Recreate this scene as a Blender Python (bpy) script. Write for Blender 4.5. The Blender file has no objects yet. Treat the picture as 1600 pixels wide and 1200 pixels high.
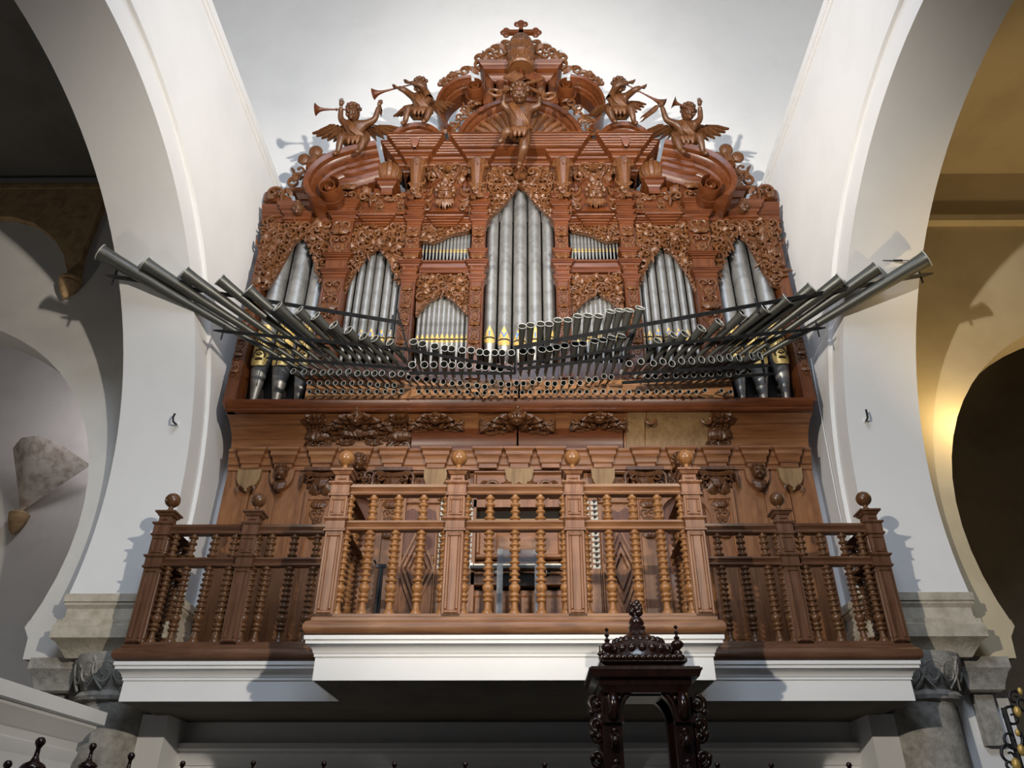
import bpy, math, random
import numpy as np
from mathutils import Vector, Matrix
from mathutils.geometry import tessellate_polygon
S = bpy.context.scene
COL = S.collection
PI = math.pi

# ---------------------------------------------------------------- camera, world, lights, exposure
F, PITCH, YAW, SX, CX, CZ = 1200.9, .547, .006, 22.9, .157, 1.6
cam_d = bpy.data.cameras.new('camera')
cam = bpy.data.objects.new('camera', cam_d)
COL.objects.link(cam)
cam_d.sensor_width = 36
cam_d.lens = F / 1600 * 36
cam_d.shift_x = -SX / 1600
cam_d.clip_end = 200
cam.location = (CX, 0, CZ)
cam.rotation_euler = (PI / 2 + PITCH, 0, YAW)
S.camera = cam
S.view_settings.view_transform = 'Standard'
S.view_settings.look = 'None'
S.view_settings.exposure = -0.12
S.view_settings.gamma = 1.0
S.view_settings.use_curve_mapping = False

wd = bpy.data.worlds.new('nave daylight')
S.world = wd
wd.use_nodes = True
wd.node_tree.nodes['Background'].inputs[0].default_value = (.56, .66, .84, 1)
wd.node_tree.nodes['Background'].inputs[1].default_value = .05


def lamp(name, kind, loc, target, power, color, **kw):
    d = bpy.data.lights.new(name, kind)
    d.energy = power
    d.color = color
    for k, v in kw.items():
        setattr(d, k, v)
    o = bpy.data.objects.new(name, d)
    COL.objects.link(o)
    o.location = loc
    o.rotation_euler = (Vector(target) - Vector(loc)).to_track_quat('-Z', 'Y').to_euler()
    return o


# floodlights on the nave walls, crossing towards the organ front and its crown
for sx in (-1, 1):
    lamp('floodlight', 'SPOT', (sx * 3.7, -1.2, 5.4), (-sx * 2.8, 9.2, 6.4), 2800, (1, .92, .80),
         spot_size=math.radians(60), spot_blend=.8, shadow_soft_size=.09)
    lamp('crown_floodlight', 'SPOT', (sx * 3.5, -1.0, 5.7), (-sx * 2.6, 9.8, 13.6), 6600, (1, .93, .85),
         spot_size=math.radians(60), spot_blend=1.0, shadow_soft_size=.12)
# daylight from the high window behind the visitor
lamp('west_window', 'AREA', (0, -2.6, 13.5), (0, 9, 4.0), 860, (.72, .83, 1.0), shape='RECTANGLE', size=5, size_y=4)
lamp('left_aisle_fill', 'POINT', (-8.0, 7.4, 5.2), (0, 0, 0), 58, (1, .93, .82), shadow_soft_size=.2)  # added fill that lifts the left aisle, not a fitting of the church
lamp('aisle_lamp', 'POINT', (5.95, 8.8, 6.5), (0, 0, 0), 20, (1, .72, .30), shadow_soft_size=.1)
lamp('aisle_uplight', 'SPOT', (8.0, 6.8, 3.0), (6.7, 9.2, 9.6), 620, (1, .72, .36), spot_size=math.radians(62), spot_blend=.7, shadow_soft_size=.2)
lamp('far_aisle_fill', 'POINT', (-7.6, 11.5, 8.6), (0, 0, 0), 75, (.98, .93, 1.0), shadow_soft_size=.4)  # added lavender fill inside the bay beyond the left aisle arch

# ---------------------------------------------------------------- pixel ruler: where a measured point lies in the room
def ray(u, v):
    x = (u - 800 - SX) / F
    y = (600 - v) / F
    a = math.cos(PITCH) - y * math.sin(PITCH)
    return (x * math.cos(YAW) - a * math.sin(YAW), x * math.sin(YAW) + a * math.cos(YAW),
            math.sin(PITCH) + y * math.cos(PITCH))


def at(u, v, Y):
    d = ray(u, v)
    t = Y / d[1]
    return Vector((CX + d[0] * t, Y, CZ + d[2] * t))


def xz(u, v, Y):
    p = at(u, v, Y)
    return (p.x, p.z)


# ---------------------------------------------------------------- mesh builder
class MB:
    def __init__(s):
        s.v, s.f, s.n = [], [], 0

    def add(s, verts, faces):
        a = np.asarray(verts, float).reshape(-1, 3)
        s.v.append(a)
        n = s.n
        s.f.extend([tuple(i + n for i in f) for f in faces])
        s.n += len(a)
        return s

    def inst(s, tpl, M, t):
        V, Fc = tpl
        M = np.asarray(M, float)
        s.v.append(V @ M.T + np.asarray(t, float))
        n = s.n
        if np.linalg.det(M) < 0:
            s.f.extend([tuple(i + n for i in reversed(f)) for f in Fc])
        else:
            s.f.extend([tuple(i + n for i in f) for f in Fc])
        s.n += len(V)
        return s

    def box(s, x0, x1, y0, y1, z0, z1):
        return s.add([(x0, y0, z0), (x1, y0, z0), (x1, y1, z0), (x0, y1, z0),
                      (x0, y0, z1), (x1, y0, z1), (x1, y1, z1), (x0, y1, z1)],
                     [(3, 2, 1, 0), (4, 5, 6, 7), (0, 1, 5, 4), (1, 2, 6, 5), (2, 3, 7, 6), (3, 0, 4, 7)])

    def panel(s, x0, x1, z0, z1, y, d=.02, b=.02):
        """raised field with sloping edges on a plane facing -y"""
        return s.add([(x0, y, z0), (x1, y, z0), (x1, y, z1), (x0, y, z1),
                      (x0 + b, y - d, z0 + b), (x1 - b, y - d, z0 + b), (x1 - b, y - d, z1 - b), (x0 + b, y - d, z1 - b)],
                     [(4, 5, 6, 7), (0, 1, 5, 4), (1, 2, 6, 5), (2, 3, 7, 6), (3, 0, 4, 7)])

    def frame(s, x0, x1, z0, z1, y, w=.04, d=.03):
        """moulded rectangular frame facing -y"""
        for a, b, c, e in ((x0, x1, z0, z0 + w), (x0, x1, z1 - w, z1), (x0, x0 + w, z0 + w, z1 - w), (x1 - w, x1, z0 + w, z1 - w)):
            s.add([(a, y, c), (b, y, c), (b, y, e), (a, y, e),
                   (a + w * .3, y - d, c + w * .3), (b - w * .3, y - d, c + w * .3), (b - w * .3, y - d, e - w * .3), (a + w * .3, y - d, e - w * .3)],
                  [(4, 5, 6, 7), (0, 1, 5, 4), (1, 2, 6, 5), (2, 3, 7, 6), (3, 0, 4, 7)])
        return s

    def prism(s, loops, y0, y1):
        """outline (and holes) in x,z pushed from y0 (front) to y1"""
        if not isinstance(loops[0][0], (tuple, list)):
            loops = [loops]
        flat = [p for l in loops for p in l]
        tris = tessellate_polygon([[Vector((p[0], p[1], 0)) for p in l] for l in loops])
        n = len(flat)
        vs = [(p[0], y0, p[1]) for p in flat] + [(p[0], y1, p[1]) for p in flat]
        fs = []
        for t in tris:
            a, b, c = (flat[i] for i in t)
            ar = (b[0] - a[0]) * (c[1] - a[1]) - (b[1] - a[1]) * (c[0] - a[0])
            t = tuple(t) if ar > 0 else tuple(reversed(t))
            fs.append(t)
            fs.append(tuple(i + n for i in reversed(t)))
        o = 0
        for l in loops:
            k = len(l)
            ar = sum(l[i][0] * l[(i + 1) % k][1] - l[(i + 1) % k][0] * l[i][1] for i in range(k))
            first = l is loops[0]
            for i in range(k):
                j = (i + 1) % k
                q = (o + i, o + n + i, o + n + j, o + j)
                fs.append(q if (ar > 0) == first else tuple(reversed(q)))
            o += k
        return s.add(vs, fs)

    def tube(s, pts, rad, n=8, cap=True, flat=1.0, ref=None):
        P = np.asarray(pts, float)
        m = len(P)
        R = np.full(m, rad, float) if np.isscalar(rad) else np.asarray(rad, float)
        T = np.gradient(P, axis=0)
        T /= np.linalg.norm(T, axis=1)[:, None] + 1e-9
        up = np.array(ref if ref is not None else ((0, 0, 1.) if abs(T[0][2]) < .9 else (0, 1., 0)))
        vs = []
        A = None
        for i in range(m):
            if A is None or ref is not None:
                A = np.cross(T[i], up)
            else:
                A = A - T[i] * A.dot(T[i])
            A = A / (np.linalg.norm(A) + 1e-9)
            B = np.cross(A, T[i])
            for k in range(n):
                a = 2 * PI * k / n
                vs.append(P[i] + R[i] * (math.cos(a) * A + math.sin(a) * flat * B))
        fs = []
        for i in range(m - 1):
            for k in range(n):
                k2 = (k + 1) % n
                fs.append((i * n + k, i * n + k2, (i + 1) * n + k2, (i + 1) * n + k))
        if cap:
            fs.append(tuple(reversed(range(n))))
            fs.append(tuple((m - 1) * n + k for k in range(n)))
        return s.add(vs, fs)

    def lathe(s, prof, c=(0, 0, 0), n=16, axis=None, sq=0, caps=True):
        """prof: (radius, height) pairs turned about z (or about `axis`)"""
        c = np.asarray(c, float)
        M = np.eye(3)
        if axis is not None:
            M = np.array(Vector((0, 0, 1)).rotation_difference(Vector(axis)).to_matrix())
        vs, fs = [], []
        for r, h in prof:
            for k in range(n):
                a = 2 * PI * (k + .5 * sq) / n
                vs.append((r * math.cos(a), r * math.sin(a), h))
        vs = np.array(vs) @ M.T + c
        for i in range(len(prof) - 1):
            for k in range(n):
                k2 = (k + 1) % n
                fs.append((i * n + k, i * n + k2, (i + 1) * n + k2, (i + 1) * n + k))
        if caps and prof[0][0] > 1e-4:
            fs.append(tuple(reversed(range(n))))
        if caps and prof[-1][0] > 1e-4:
            fs.append(tuple((len(prof) - 1) * n + k for k in range(n)))
        return s.add(vs, fs)

    def ball(s, c, r, n=12, m=8, sc=(1, 1, 1)):
        prof = [(max(1e-5, math.sin(PI * i / m)), -math.cos(PI * i / m)) for i in range(m + 1)]
        V, Fc = MB().lathe(prof, n=n).raw()
        return s.inst((V, Fc), np.diag([r * sc[0], r * sc[1], r * sc[2]]), c)

    def sweep(s, path, prof, close=False, caps=True):
        """moulding: profile (out, z) swept along a path in plan (x, y); out is to the right of travel"""
        P = [np.array(p, float) for p in path]
        m = len(P)
        off = []
        for i in range(m):
            if close:
                a, b = P[i] - P[i - 1], P[(i + 1) % m] - P[i]
            else:
                a = P[i] - P[i - 1] if i else P[1] - P[0]
                b = P[i + 1] - P[i] if i < m - 1 else a
            a, b = a / np.linalg.norm(a), b / np.linalg.norm(b)
            n1, n2 = np.array((a[1], -a[0])), np.array((b[1], -b[0]))
            q = n1 + n2
            l = q.dot(n1)
            off.append(q / l if abs(l) > .15 else n1)
        k = len(prof)
        vs = [(P[i][0] + off[i][0] * o, P[i][1] + off[i][1] * o, z) for i in range(m) for o, z in prof]
        fs = []
        for i in range(m if close else m - 1):
            j = (i + 1) % m
            for q in range(k - 1):
                fs.append((i * k + q, j * k + q, j * k + q + 1, i * k + q + 1))
        if caps and not close:
            fs.append(tuple(reversed(range(k))))
            fs.append(tuple((m - 1) * k + q for q in range(k)))
        return s.add(vs, fs)

    def sheet(s, grid):
        g = np.asarray(grid, float)
        a, b = g.shape[:2]
        return s.add(g.reshape(-1, 3), [(i * b + j, i * b + j + 1, (i + 1) * b + j + 1, (i + 1) * b + j) for i in range(a - 1) for j in range(b - 1)])

    def raw(s):
        return np.concatenate(s.v), s.f

    def mesh(s, name, mat, off=(0, 0, 0), angle=35):
        me = bpy.data.meshes.new(name)
        V = np.concatenate(s.v) - np.asarray(off, float)
        me.from_pydata(V.tolist(), [], s.f)
        me.materials.append(mat)
        me.polygons.foreach_set('use_smooth', [True] * len(me.polygons))
        if angle < 180:
            me.set_sharp_from_angle(angle=math.radians(angle))
        return me

    def build(s, name, mat, parent=None, angle=35):
        V = np.concatenate(s.v)
        lo, hi = V.min(0), V.max(0)
        o = np.array(((lo[0] + hi[0]) / 2, (lo[1] + hi[1]) / 2, lo[2]))
        ob = bpy.data.objects.new(name, s.mesh(name, mat, o, angle))
        COL.objects.link(ob)
        place(ob, o, parent)
        return ob


ORG = {}


def place(ob, o, parent=None):
    ORG[ob.name] = Vector(o)
    if parent:
        ob.parent = parent
        ob.location = Vector(o) - ORG[parent.name]
    else:
        ob.location = o


def tag(o, label=None, cat=None, group=None, kind=None):
    if label: o['label'] = label
    if cat: o['category'] = cat
    if group: o['group'] = group
    if kind: o['kind'] = kind
    return o


def empty(name, loc, label=None, cat=None, group=None):
    o = bpy.data.objects.new(name, None)
    COL.objects.link(o)
    o.empty_display_size = .1
    place(o, loc)
    return tag(o, label, cat, group)


def link(name, me, parent, loc, rot=None, scale=None):
    """object sharing mesh data; loc in world when there is no parent, else relative to the parent"""
    o = bpy.data.objects.new(name, me)
    COL.objects.link(o)
    o.location = loc
    if rot is not None: o.rotation_euler = rot
    if scale is not None: o.scale = scale
    if parent: o.parent = parent
    return o


ORD = ['first', 'second', 'third', 'fourth', 'fifth', 'sixth', 'seventh', 'eighth', 'ninth', 'tenth', 'eleventh', 'twelfth',
       'thirteenth', 'fourteenth', 'fifteenth', 'sixteenth', 'seventeenth', 'eighteenth', 'nineteenth', 'twentieth']
for a in ('twenty', 'thirty', 'forty'):
    if a != 'twenty': ORD.append({'thirty': 'thirtieth', 'forty': 'fortieth'}[a])
    ORD += [a + '-' + b for b in ORD[:9]]
ORD += ['fiftieth', 'fifty-first', 'fifty-second', 'fifty-third']


def letters(name, txt, size, mat, parent, loc, offset=0.0, extrude=.003):
    c = bpy.data.curves.new(name, 'FONT')
    c.body = txt
    c.size = size
    c.align_x = 'CENTER'
    c.extrude = extrude
    c.offset = offset
    o = bpy.data.objects.new(name, c)
    COL.objects.link(o)
    bpy.context.view_layer.update()
    me = bpy.data.meshes.new_from_object(o.evaluated_get(bpy.context.evaluated_depsgraph_get()))
    bpy.data.objects.remove(o)
    me.name = name
    me.materials.clear()
    me.materials.append(mat)
    return link(name, me, parent, loc, (PI / 2, 0, 0))


# ---------------------------------------------------------------- materials
def nodes(name):
    m = bpy.data.materials.new(name)
    m.use_nodes = True
    nt = m.node_tree
    return m, nt, nt.nodes['Principled BSDF']


def N(nt, t, **kw):
    n = nt.nodes.new(t)
    for k, v in kw.items():
        if k in n.inputs.keys() and not hasattr(n, k):
            n.inputs[k].default_value = v
        else:
            setattr(n, k, v)
    return n


def ramp(nt, fac, stops):
    r = nt.nodes.new('ShaderNodeValToRGB')
    while len(r.color_ramp.elements) < len(stops):
        r.color_ramp.elements.new(.5)
    for e, (p, c) in zip(r.color_ramp.elements, stops):
        e.position = p
        e.color = (*c, 1)
    nt.links.new(fac, r.inputs[0])
    return r.outputs[0]


def wood(name, c1, c2, c3=None, grain='Z', rough=.42, scale=9.0, bump=.25, k=.42):
    c1, c2 = [tuple(q * k for q in c) for c in (c1, c2)]
    c3 = tuple(q * k for q in c3) if c3 else None
    m, nt, b = nodes(name)
    tc = N(nt, 'ShaderNodeTexCoord')
    mp = N(nt, 'ShaderNodeMapping')
    sc = {'X': (.09, 1, 1), 'Y': (1, .09, 1), 'Z': (1, 1, .09)}[grain]
    mp.inputs['Scale'].default_value = [q * scale for q in sc]
    nt.links.new(tc.outputs['Object'], mp.inputs[0])
    n1 = N(nt, 'ShaderNodeTexNoise')
    n1.inputs['Scale'].default_value = 2.2
    n1.inputs['Detail'].default_value = 7
    n1.inputs['Roughness'].default_value = .62
    n1.inputs['Distortion'].default_value = .6
    nt.links.new(mp.outputs[0], n1.inputs['Vector'])
    n2 = N(nt, 'ShaderNodeTexNoise')
    n2.inputs['Scale'].default_value = 1.7
    n2.inputs['Detail'].default_value = 3
    nt.links.new(tc.outputs['Object'], n2.inputs['Vector'])
    col = ramp(nt, n1.outputs[0], [(.3, c1), (.5, c2), (.72, c3 or c2)])
    mx = N(nt, 'ShaderNodeMix', data_type='RGBA', blend_type='MULTIPLY')
    mx.inputs[0].default_value = .55
    nt.links.new(col, mx.inputs[6])
    nt.links.new(ramp(nt, n2.outputs[0], [(.33, (.58, .52, .48)), (.62, (1.12, 1.12, 1.12))]), mx.inputs[7])
    nt.links.new(mx.outputs[2], b.inputs['Base Color'])
    b.inputs['Roughness'].default_value = rough
    bp = N(nt, 'ShaderNodeBump')
    bp.inputs['Strength'].default_value = bump
    bp.inputs['Distance'].default_value = .006
    nt.links.new(n1.outputs[0], bp.inputs['Height'])
    nt.links.new(bp.outputs[0], b.inputs['Normal'])
    return m


def mottled(name, c1, c2, scale=3.0, rough=.8, bump=.15, dist=.01, detail=6, metal=0.0, c3=None):
    m, nt, b = nodes(name)
    tc = N(nt, 'ShaderNodeTexCoord')
    n1 = N(nt, 'ShaderNodeTexNoise')
    n1.inputs['Scale'].default_value = scale
    n1.inputs['Detail'].default_value = detail
    n1.inputs['Roughness'].default_value = .6
    nt.links.new(tc.outputs['Object'], n1.inputs['Vector'])
    nt.links.new(ramp(nt, n1.outputs[0], [(.35, c1), (.55, c2), (.75, c3 or c2)]), b.inputs['Base Color'])
    b.inputs['Roughness'].default_value = rough
    b.inputs['Metallic'].default_value = metal
    n2 = N(nt, 'ShaderNodeTexNoise')
    n2.inputs['Scale'].default_value = scale * 4
    n2.inputs['Detail'].default_value = 5
    nt.links.new(tc.outputs['Object'], n2.inputs['Vector'])
    bp = N(nt, 'ShaderNodeBump')
    bp.inputs['Strength'].default_value = bump
    bp.inputs['Distance'].default_value = dist
    nt.links.new(n2.outputs[0], bp.inputs['Height'])
    nt.links.new(bp.outputs[0], b.inputs['Normal'])
    return m


M_case = wood('case_wood', (.15, .038, .010), (.29, .080, .020), (.38, .115, .032), 'X', .36)
M_casev = wood('case_wood_upright', (.15, .040, .011), (.28, .080, .021), (.37, .12, .034), 'Z', .38)
M_carve = wood('carved_wood', (.15, .052, .015), (.28, .105, .032), (.38, .16, .055), 'Z', .4, 14, .35, k=.5)
M_carved = wood('carved_wood_dark', (.09, .033, .011), (.17, .066, .022), (.26, .11, .04), 'Z', .38, 14, .35, k=.62)
M_low = wood('panel_wood', (.14, .052, .018), (.26, .108, .04), (.35, .165, .066), 'Z', .44, 8, k=.98)
M_lowx = wood('panel_wood_level', (.15, .056, .019), (.27, .11, .04), (.35, .165, .064), 'X', .44, 8, k=.98)
M_pale = wood('bare_pine', (.33, .19, .075), (.46, .28, .12), (.54, .35, .16), 'Z', .6, 8, k=.62)
M_board = wood('trumpet_board', (.34, .15, .055), (.46, .22, .09), (.52, .27, .12), 'X', .55, 6, k=.9)
M_rail = wood('rail_wood', (.19, .070, .024), (.33, .145, .060), (.42, .21, .095), 'X', .42, 10, k=.66)
M_post = wood('post_wood', (.19, .070, .026), (.33, .145, .066), (.42, .21, .105), 'Z', .42, 10, k=.68)
M_bal = wood('turned_wood', (.24, .095, .028), (.38, .175, .06), (.46, .235, .095), 'Z', .3, 9, k=.8)
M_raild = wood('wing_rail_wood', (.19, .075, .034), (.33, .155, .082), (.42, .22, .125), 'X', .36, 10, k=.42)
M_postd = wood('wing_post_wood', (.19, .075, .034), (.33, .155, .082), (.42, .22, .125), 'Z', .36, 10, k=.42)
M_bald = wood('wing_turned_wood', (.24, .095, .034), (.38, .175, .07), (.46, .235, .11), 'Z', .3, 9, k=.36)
M_dark = wood('stall_wood', (.016, .006, .004), (.034, .012, .008), (.05, .018, .011), 'Z', .2, 10)
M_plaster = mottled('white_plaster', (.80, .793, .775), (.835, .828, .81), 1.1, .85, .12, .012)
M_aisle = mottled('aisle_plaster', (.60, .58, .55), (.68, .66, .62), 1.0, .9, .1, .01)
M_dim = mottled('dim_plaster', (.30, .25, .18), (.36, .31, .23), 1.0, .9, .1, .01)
M_shade = mottled('underside_shade_brown', (.10, .08, .058), (.135, .11, .08), 1.5, .9, .1)  # gallery underside: the shade below the slab is put into this brown
M_vaultdark = mottled('dark_grey_plaster', (.16, .15, .13), (.2, .19, .17), 1.0, .9, .1, .01)  # even dark grey of the left aisle ceiling
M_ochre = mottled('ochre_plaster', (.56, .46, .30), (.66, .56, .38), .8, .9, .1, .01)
M_fresco = mottled('fresco', (.36, .22, .11), (.52, .35, .18), 7, .9, .1, .01, 8)
M_stone = mottled('limestone', (.42, .37, .28), (.56, .50, .40), 6, .9, .5, .012, 8, c3=(.64, .58, .47))
M_stone2 = mottled('granite', (.25, .235, .205), (.38, .36, .32), 9, .9, .5, .012, 8, c3=(.5, .47, .42))
M_tin = mottled('tin', (.25, .24, .22), (.39, .38, .355), 5, .46, .05, .004, metal=.75)
M_lead = mottled('lead_alloy', (.070, .070, .062), (.12, .12, .105), 12, .42, .08, .003, metal=.55)
M_rim = mottled('bright_tin_rim', (.42, .42, .39), (.55, .55, .51), 14, .4, .05, .003, metal=.25)
M_gilt = mottled('gilding', (.55, .34, .08), (.80, .56, .18), 16, .42, .15, .004, metal=.35)
M_iron = mottled('black_iron', (.010, .011, .012), (.020, .021, .023), 12, .42, .1, .003)
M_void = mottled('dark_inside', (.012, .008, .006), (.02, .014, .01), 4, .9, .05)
M_black = mottled('black_lacquer', (.008, .008, .009), (.014, .014, .015), 10, .3, .03)
M_ivory = mottled('ivory', (.75, .70, .55), (.85, .80, .66), 20, .4, .03)
M_blue = mottled('blue_paint', (.05, .16, .55), (.08, .24, .65), 20, .5, .03)
M_soot = mottled('brown_ink', (.06, .03, .01), (.10, .05, .015), 20, .6, .03)
M_floor = mottled('stone_floor', (.07, .055, .045), (.10, .08, .06), 2, .5, .1)
M_white = mottled('white_enamel', (.8, .8, .78), (.86, .86, .84), 8, .4, .03)
M_perspex = mottled('clear_sheet', (.55, .6, .66), (.62, .67, .72), 4, .08, .0)
M_perspex.node_tree.nodes['Principled BSDF'].inputs['Transmission Weight'].default_value = .75
# ================================================================ THE SETTING
def structure(o, label=None):
    o['kind'] = 'structure'
    if label: o['label'] = label
    return o


AY, AZ, AR = 4.95, 5.15, 4.05          # horseshoe arch of the nave arcade: centre and radius in the y,z plane
SPR = 4.17                              # springing height
XN, XI, XO = 4.22, 4.27, 5.22           # nave face, inner order, aisle face


def arch_yz(R, z_spring, n=56):
    a0 = math.asin((z_spring - AZ) / R)
    return [(AY + R * math.cos(a0 + (PI - 2 * a0) * i / n), AZ + R * math.sin(a0 + (PI - 2 * a0) * i / n)) for i in range(n + 1)]


def ring_wall(name, x0, x1, R0, outline, label):
    """wall between x0 and x1 with a horseshoe opening; outline in (y, z) runs round the outside"""
    arc = arch_yz(R0, SPR)
    loop = [(y, z) for y, z in arc]
    poly = outline + loop[::-1] if outline[0][0] > outline[-1][0] else outline + loop
    m = MB()
    m2 = MB().prism(poly, x0, x1)
    V, Fc = m2.raw()
    V = V[:, [1, 0, 2]]
    m.add(V, [tuple(reversed(f)) for f in Fc])
    return m


for sx, side in ((-1, 'left'), (1, 'right')):
    # inner order of the arcade (soffit 0.95 m deep)
    arc = arch_yz(AR, SPR)
    out = arch_yz(4.62, SPR)
    band = arc + out[::-1]
    V, Fc = MB().prism(band, XI * sx, XO * sx).raw()
    structure(MB().add(V[:, [1, 0, 2]], Fc).build('wall_%s_arch_order' % side, M_plaster, angle=20), 'white plastered horseshoe arch soffit, %s side of the nave' % side)
    # outer order and nave wall face
    outl = [(10.0, SPR), (10.0, 11.45), (-3.0, 11.45), (-3.0, 0), (-.2, 0)]
    arc2 = arch_yz(4.44, SPR)
    poly = [(10.0, SPR), (10.0, 11.42), (-3.0, 11.42), (-3.0, SPR)] + arc2[::-1]
    V, Fc = MB().prism(poly, XN * sx, (XI + .12) * sx).raw()
    structure(MB().add(V[:, [1, 0, 2]], Fc).build('wall_%s' % side, M_plaster, angle=20), 'white nave wall above the horseshoe arch, %s side' % side)
    # ledge on top of the nave wall
    m = MB().box(min(XN * sx - .05 * sx, 7 * sx), max(XN * sx - .05 * sx, 7 * sx), -3, 10.0, 11.38, 11.52)
    m.box(min(XN * sx - .025 * sx, 7 * sx), max(XN * sx - .025 * sx, 7 * sx), -3, 10.0, 11.31, 11.38)
    structure(m.build('trim_%s_fillet' % side, M_plaster), 'plain white fillet along the top of the %s nave wall' % side)
    # lower pier behind the column and the thickening of the soffit
    x0, x1 = sorted((XN * sx, 5.05 * sx))
    structure(MB().box(x0, x1, 9.55, 10.0, 0, SPR).build('wall_%s_pier' % side, M_plaster), 'white pier behind the %s column' % side)
    x0, x1 = sorted((3.55 * sx, XN * sx))
    # transverse aisle wall with its own horseshoe arch
    cx, cz, R = 8.85 * sx, 5.1, 3.28
    a0 = math.asin((3.85 - cz) / R)
    arc = [(cx + sx * R * math.cos(PI - a0 - (PI - 2 * a0) * i / 40), cz + R * math.sin(PI - a0 - (PI - 2 * a0) * i / 40)) for i in range(41)]
    tips = [(5.2 * sx, 3.5), (5.72 * sx, 3.5), (5.74 * sx, 3.74), (5.82 * sx, 3.86), (arc[0][0] - sx * .02, 3.94)]
    poly = [(5.2 * sx, 13.5)] + tips + arc + [(arc[-1][0], 3.5), (14.5 * sx, 3.5), (14.5 * sx, 13.5)]
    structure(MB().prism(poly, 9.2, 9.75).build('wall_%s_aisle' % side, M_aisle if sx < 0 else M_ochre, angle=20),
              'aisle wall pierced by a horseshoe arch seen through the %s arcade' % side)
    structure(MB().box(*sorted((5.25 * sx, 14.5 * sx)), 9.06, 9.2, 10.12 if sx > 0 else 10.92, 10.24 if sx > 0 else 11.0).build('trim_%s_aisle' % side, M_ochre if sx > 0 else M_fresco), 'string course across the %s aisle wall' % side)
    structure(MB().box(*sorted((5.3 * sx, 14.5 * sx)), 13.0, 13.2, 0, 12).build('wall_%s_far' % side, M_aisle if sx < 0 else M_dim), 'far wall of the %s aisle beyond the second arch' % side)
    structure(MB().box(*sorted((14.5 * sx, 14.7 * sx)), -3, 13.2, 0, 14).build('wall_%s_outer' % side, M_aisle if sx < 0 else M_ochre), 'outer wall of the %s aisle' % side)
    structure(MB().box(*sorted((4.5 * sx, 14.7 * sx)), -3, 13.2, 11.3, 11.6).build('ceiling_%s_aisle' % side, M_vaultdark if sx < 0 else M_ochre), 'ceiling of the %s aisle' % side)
    # second capital and pier of the aisle arch
    m = MB()
    prof = [(0, 3.5), (.12, 3.5), (.12, 3.38), (.09, 3.34), (.04, 3.22), (.03, 3.16), (0, 3.14)]
    xs = sorted((5.1 * sx, 5.45 * sx))
    pth = [(xs[0], 9.7), (xs[0], 9.22), (xs[1], 9.22), (xs[1], 9.7)]
    m.sweep(pth, prof)
    m.box(xs[0], xs[1], 9.22, 9.7, 3.14, 3.5)
    m.box(xs[0] + .07, xs[1] - .07, 9.3, 9.7, 2.6, 3.14)
    k = empty('impost', (5.4 * sx, 9.4, 2.6), 'grey stone impost of the aisle arch behind the %s column' % side, 'impost')
    m.build('moulded_block', M_stone2, k)
    structure(MB().box(*sorted((5.0 * sx, 5.6 * sx)), 9.4, 9.9, 0, 3.2).build('wall_%s_aisle_pier' % side, M_plaster), 'white pier below the %s aisle arch' % side)

    # column with carved capital and stepped abacus
    c = empty('column', (4.52 * sx, 9.3, 0), 'grey granite column with carved capital left of the gallery' if sx < 0 else 'grey granite column with carved capital right of the gallery', 'column')
    MB().lathe([(.46, 0), (.46, .2), (.40, .3), (.39, .5), (.375, 2.96), (.38, 3.0)], (4.5 * sx, 9.28, 0), 36).build('shaft', M_stone2, c)
    MB().lathe([(.38, 2.99), (.44, 3.02), (.455, 3.06), (.44, 3.1), (.40, 3.12), (.42, 3.16), (.50, 3.30), (.53, 3.44), (.53, 3.5)], (4.53 * sx, 9.3, 0), 36).build('capital', M_stone2, c)
    cap = MB()
    for i in range(-4, 5):
        a = -PI / 2 + i * .42
        ctr = Vector((4.53 * sx + .475 * math.cos(a), 9.3 + .475 * math.sin(a), 3.28))
        tx = Vector((-math.sin(a), math.cos(a), 0))
        pts = []
        for j in range(26):
            th = .5 + j * .40
            r = .125 * (1 - j / 30)
            pts.append(ctr + tx * (r * math.cos(th)) + Vector((0, 0, r * math.sin(th) * 1.05)) + Vector((math.cos(a), math.sin(a), 0)) * (.012 + r * math.sin(th) * .22))
        cap.tube(pts, [.013 * (1 - j / 60) for j in range(26)], 5)
        cap.tube([ctr + tx * (.13 * math.sin(q * .35)) * (1 if i % 2 else -1) + Vector((math.cos(a), math.sin(a), 0)) * (.02 + q * .01 - .04) + Vector((0, 0, -.16 + q * .047)) for q in range(8)], .014, 5)
    cap.build('carved_loops', M_stone2, c)
    x0, x1 = sorted((4.0 * sx, XO * sx))
    xo = XO * sx
    ab = MB()
    pth = [(x0, 9.9), (x0, 8.9), (x1, 8.9), (x1, 9.9)]
    ab.box(x0 + .01, x1 - .01, 8.91, 9.9, 3.84, 4.165)
    prof = [(-.02, 3.87), (.0, 3.87), (.0, 3.90), (-.05, 3.90), (-.04, 3.93), (-.01, 4.0), (.02, 4.04), (.02, 4.075), (.035, 4.075), (.035, 4.165), (.0, 4.168), (-.02, 4.168)]
    ab.sweep(pth, prof)
    ab.build('abacus', M_stone, c)
    ab = MB()
    pth2 = [(x0 + .05, 9.8), (x0 + .05, 8.93), (x1 - .05, 8.93), (x1 - .05, 9.8)]
    ab.sweep(pth2, [(-.3, 3.47), (-.06, 3.47), (-.03, 3.52), (.04, 3.62), (.10, 3.66), (.10, 3.80), (.08, 3.815), (.08, 3.865), (-.3, 3.868)])
    ab.build('impost_moulding', M_stone, c)

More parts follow.
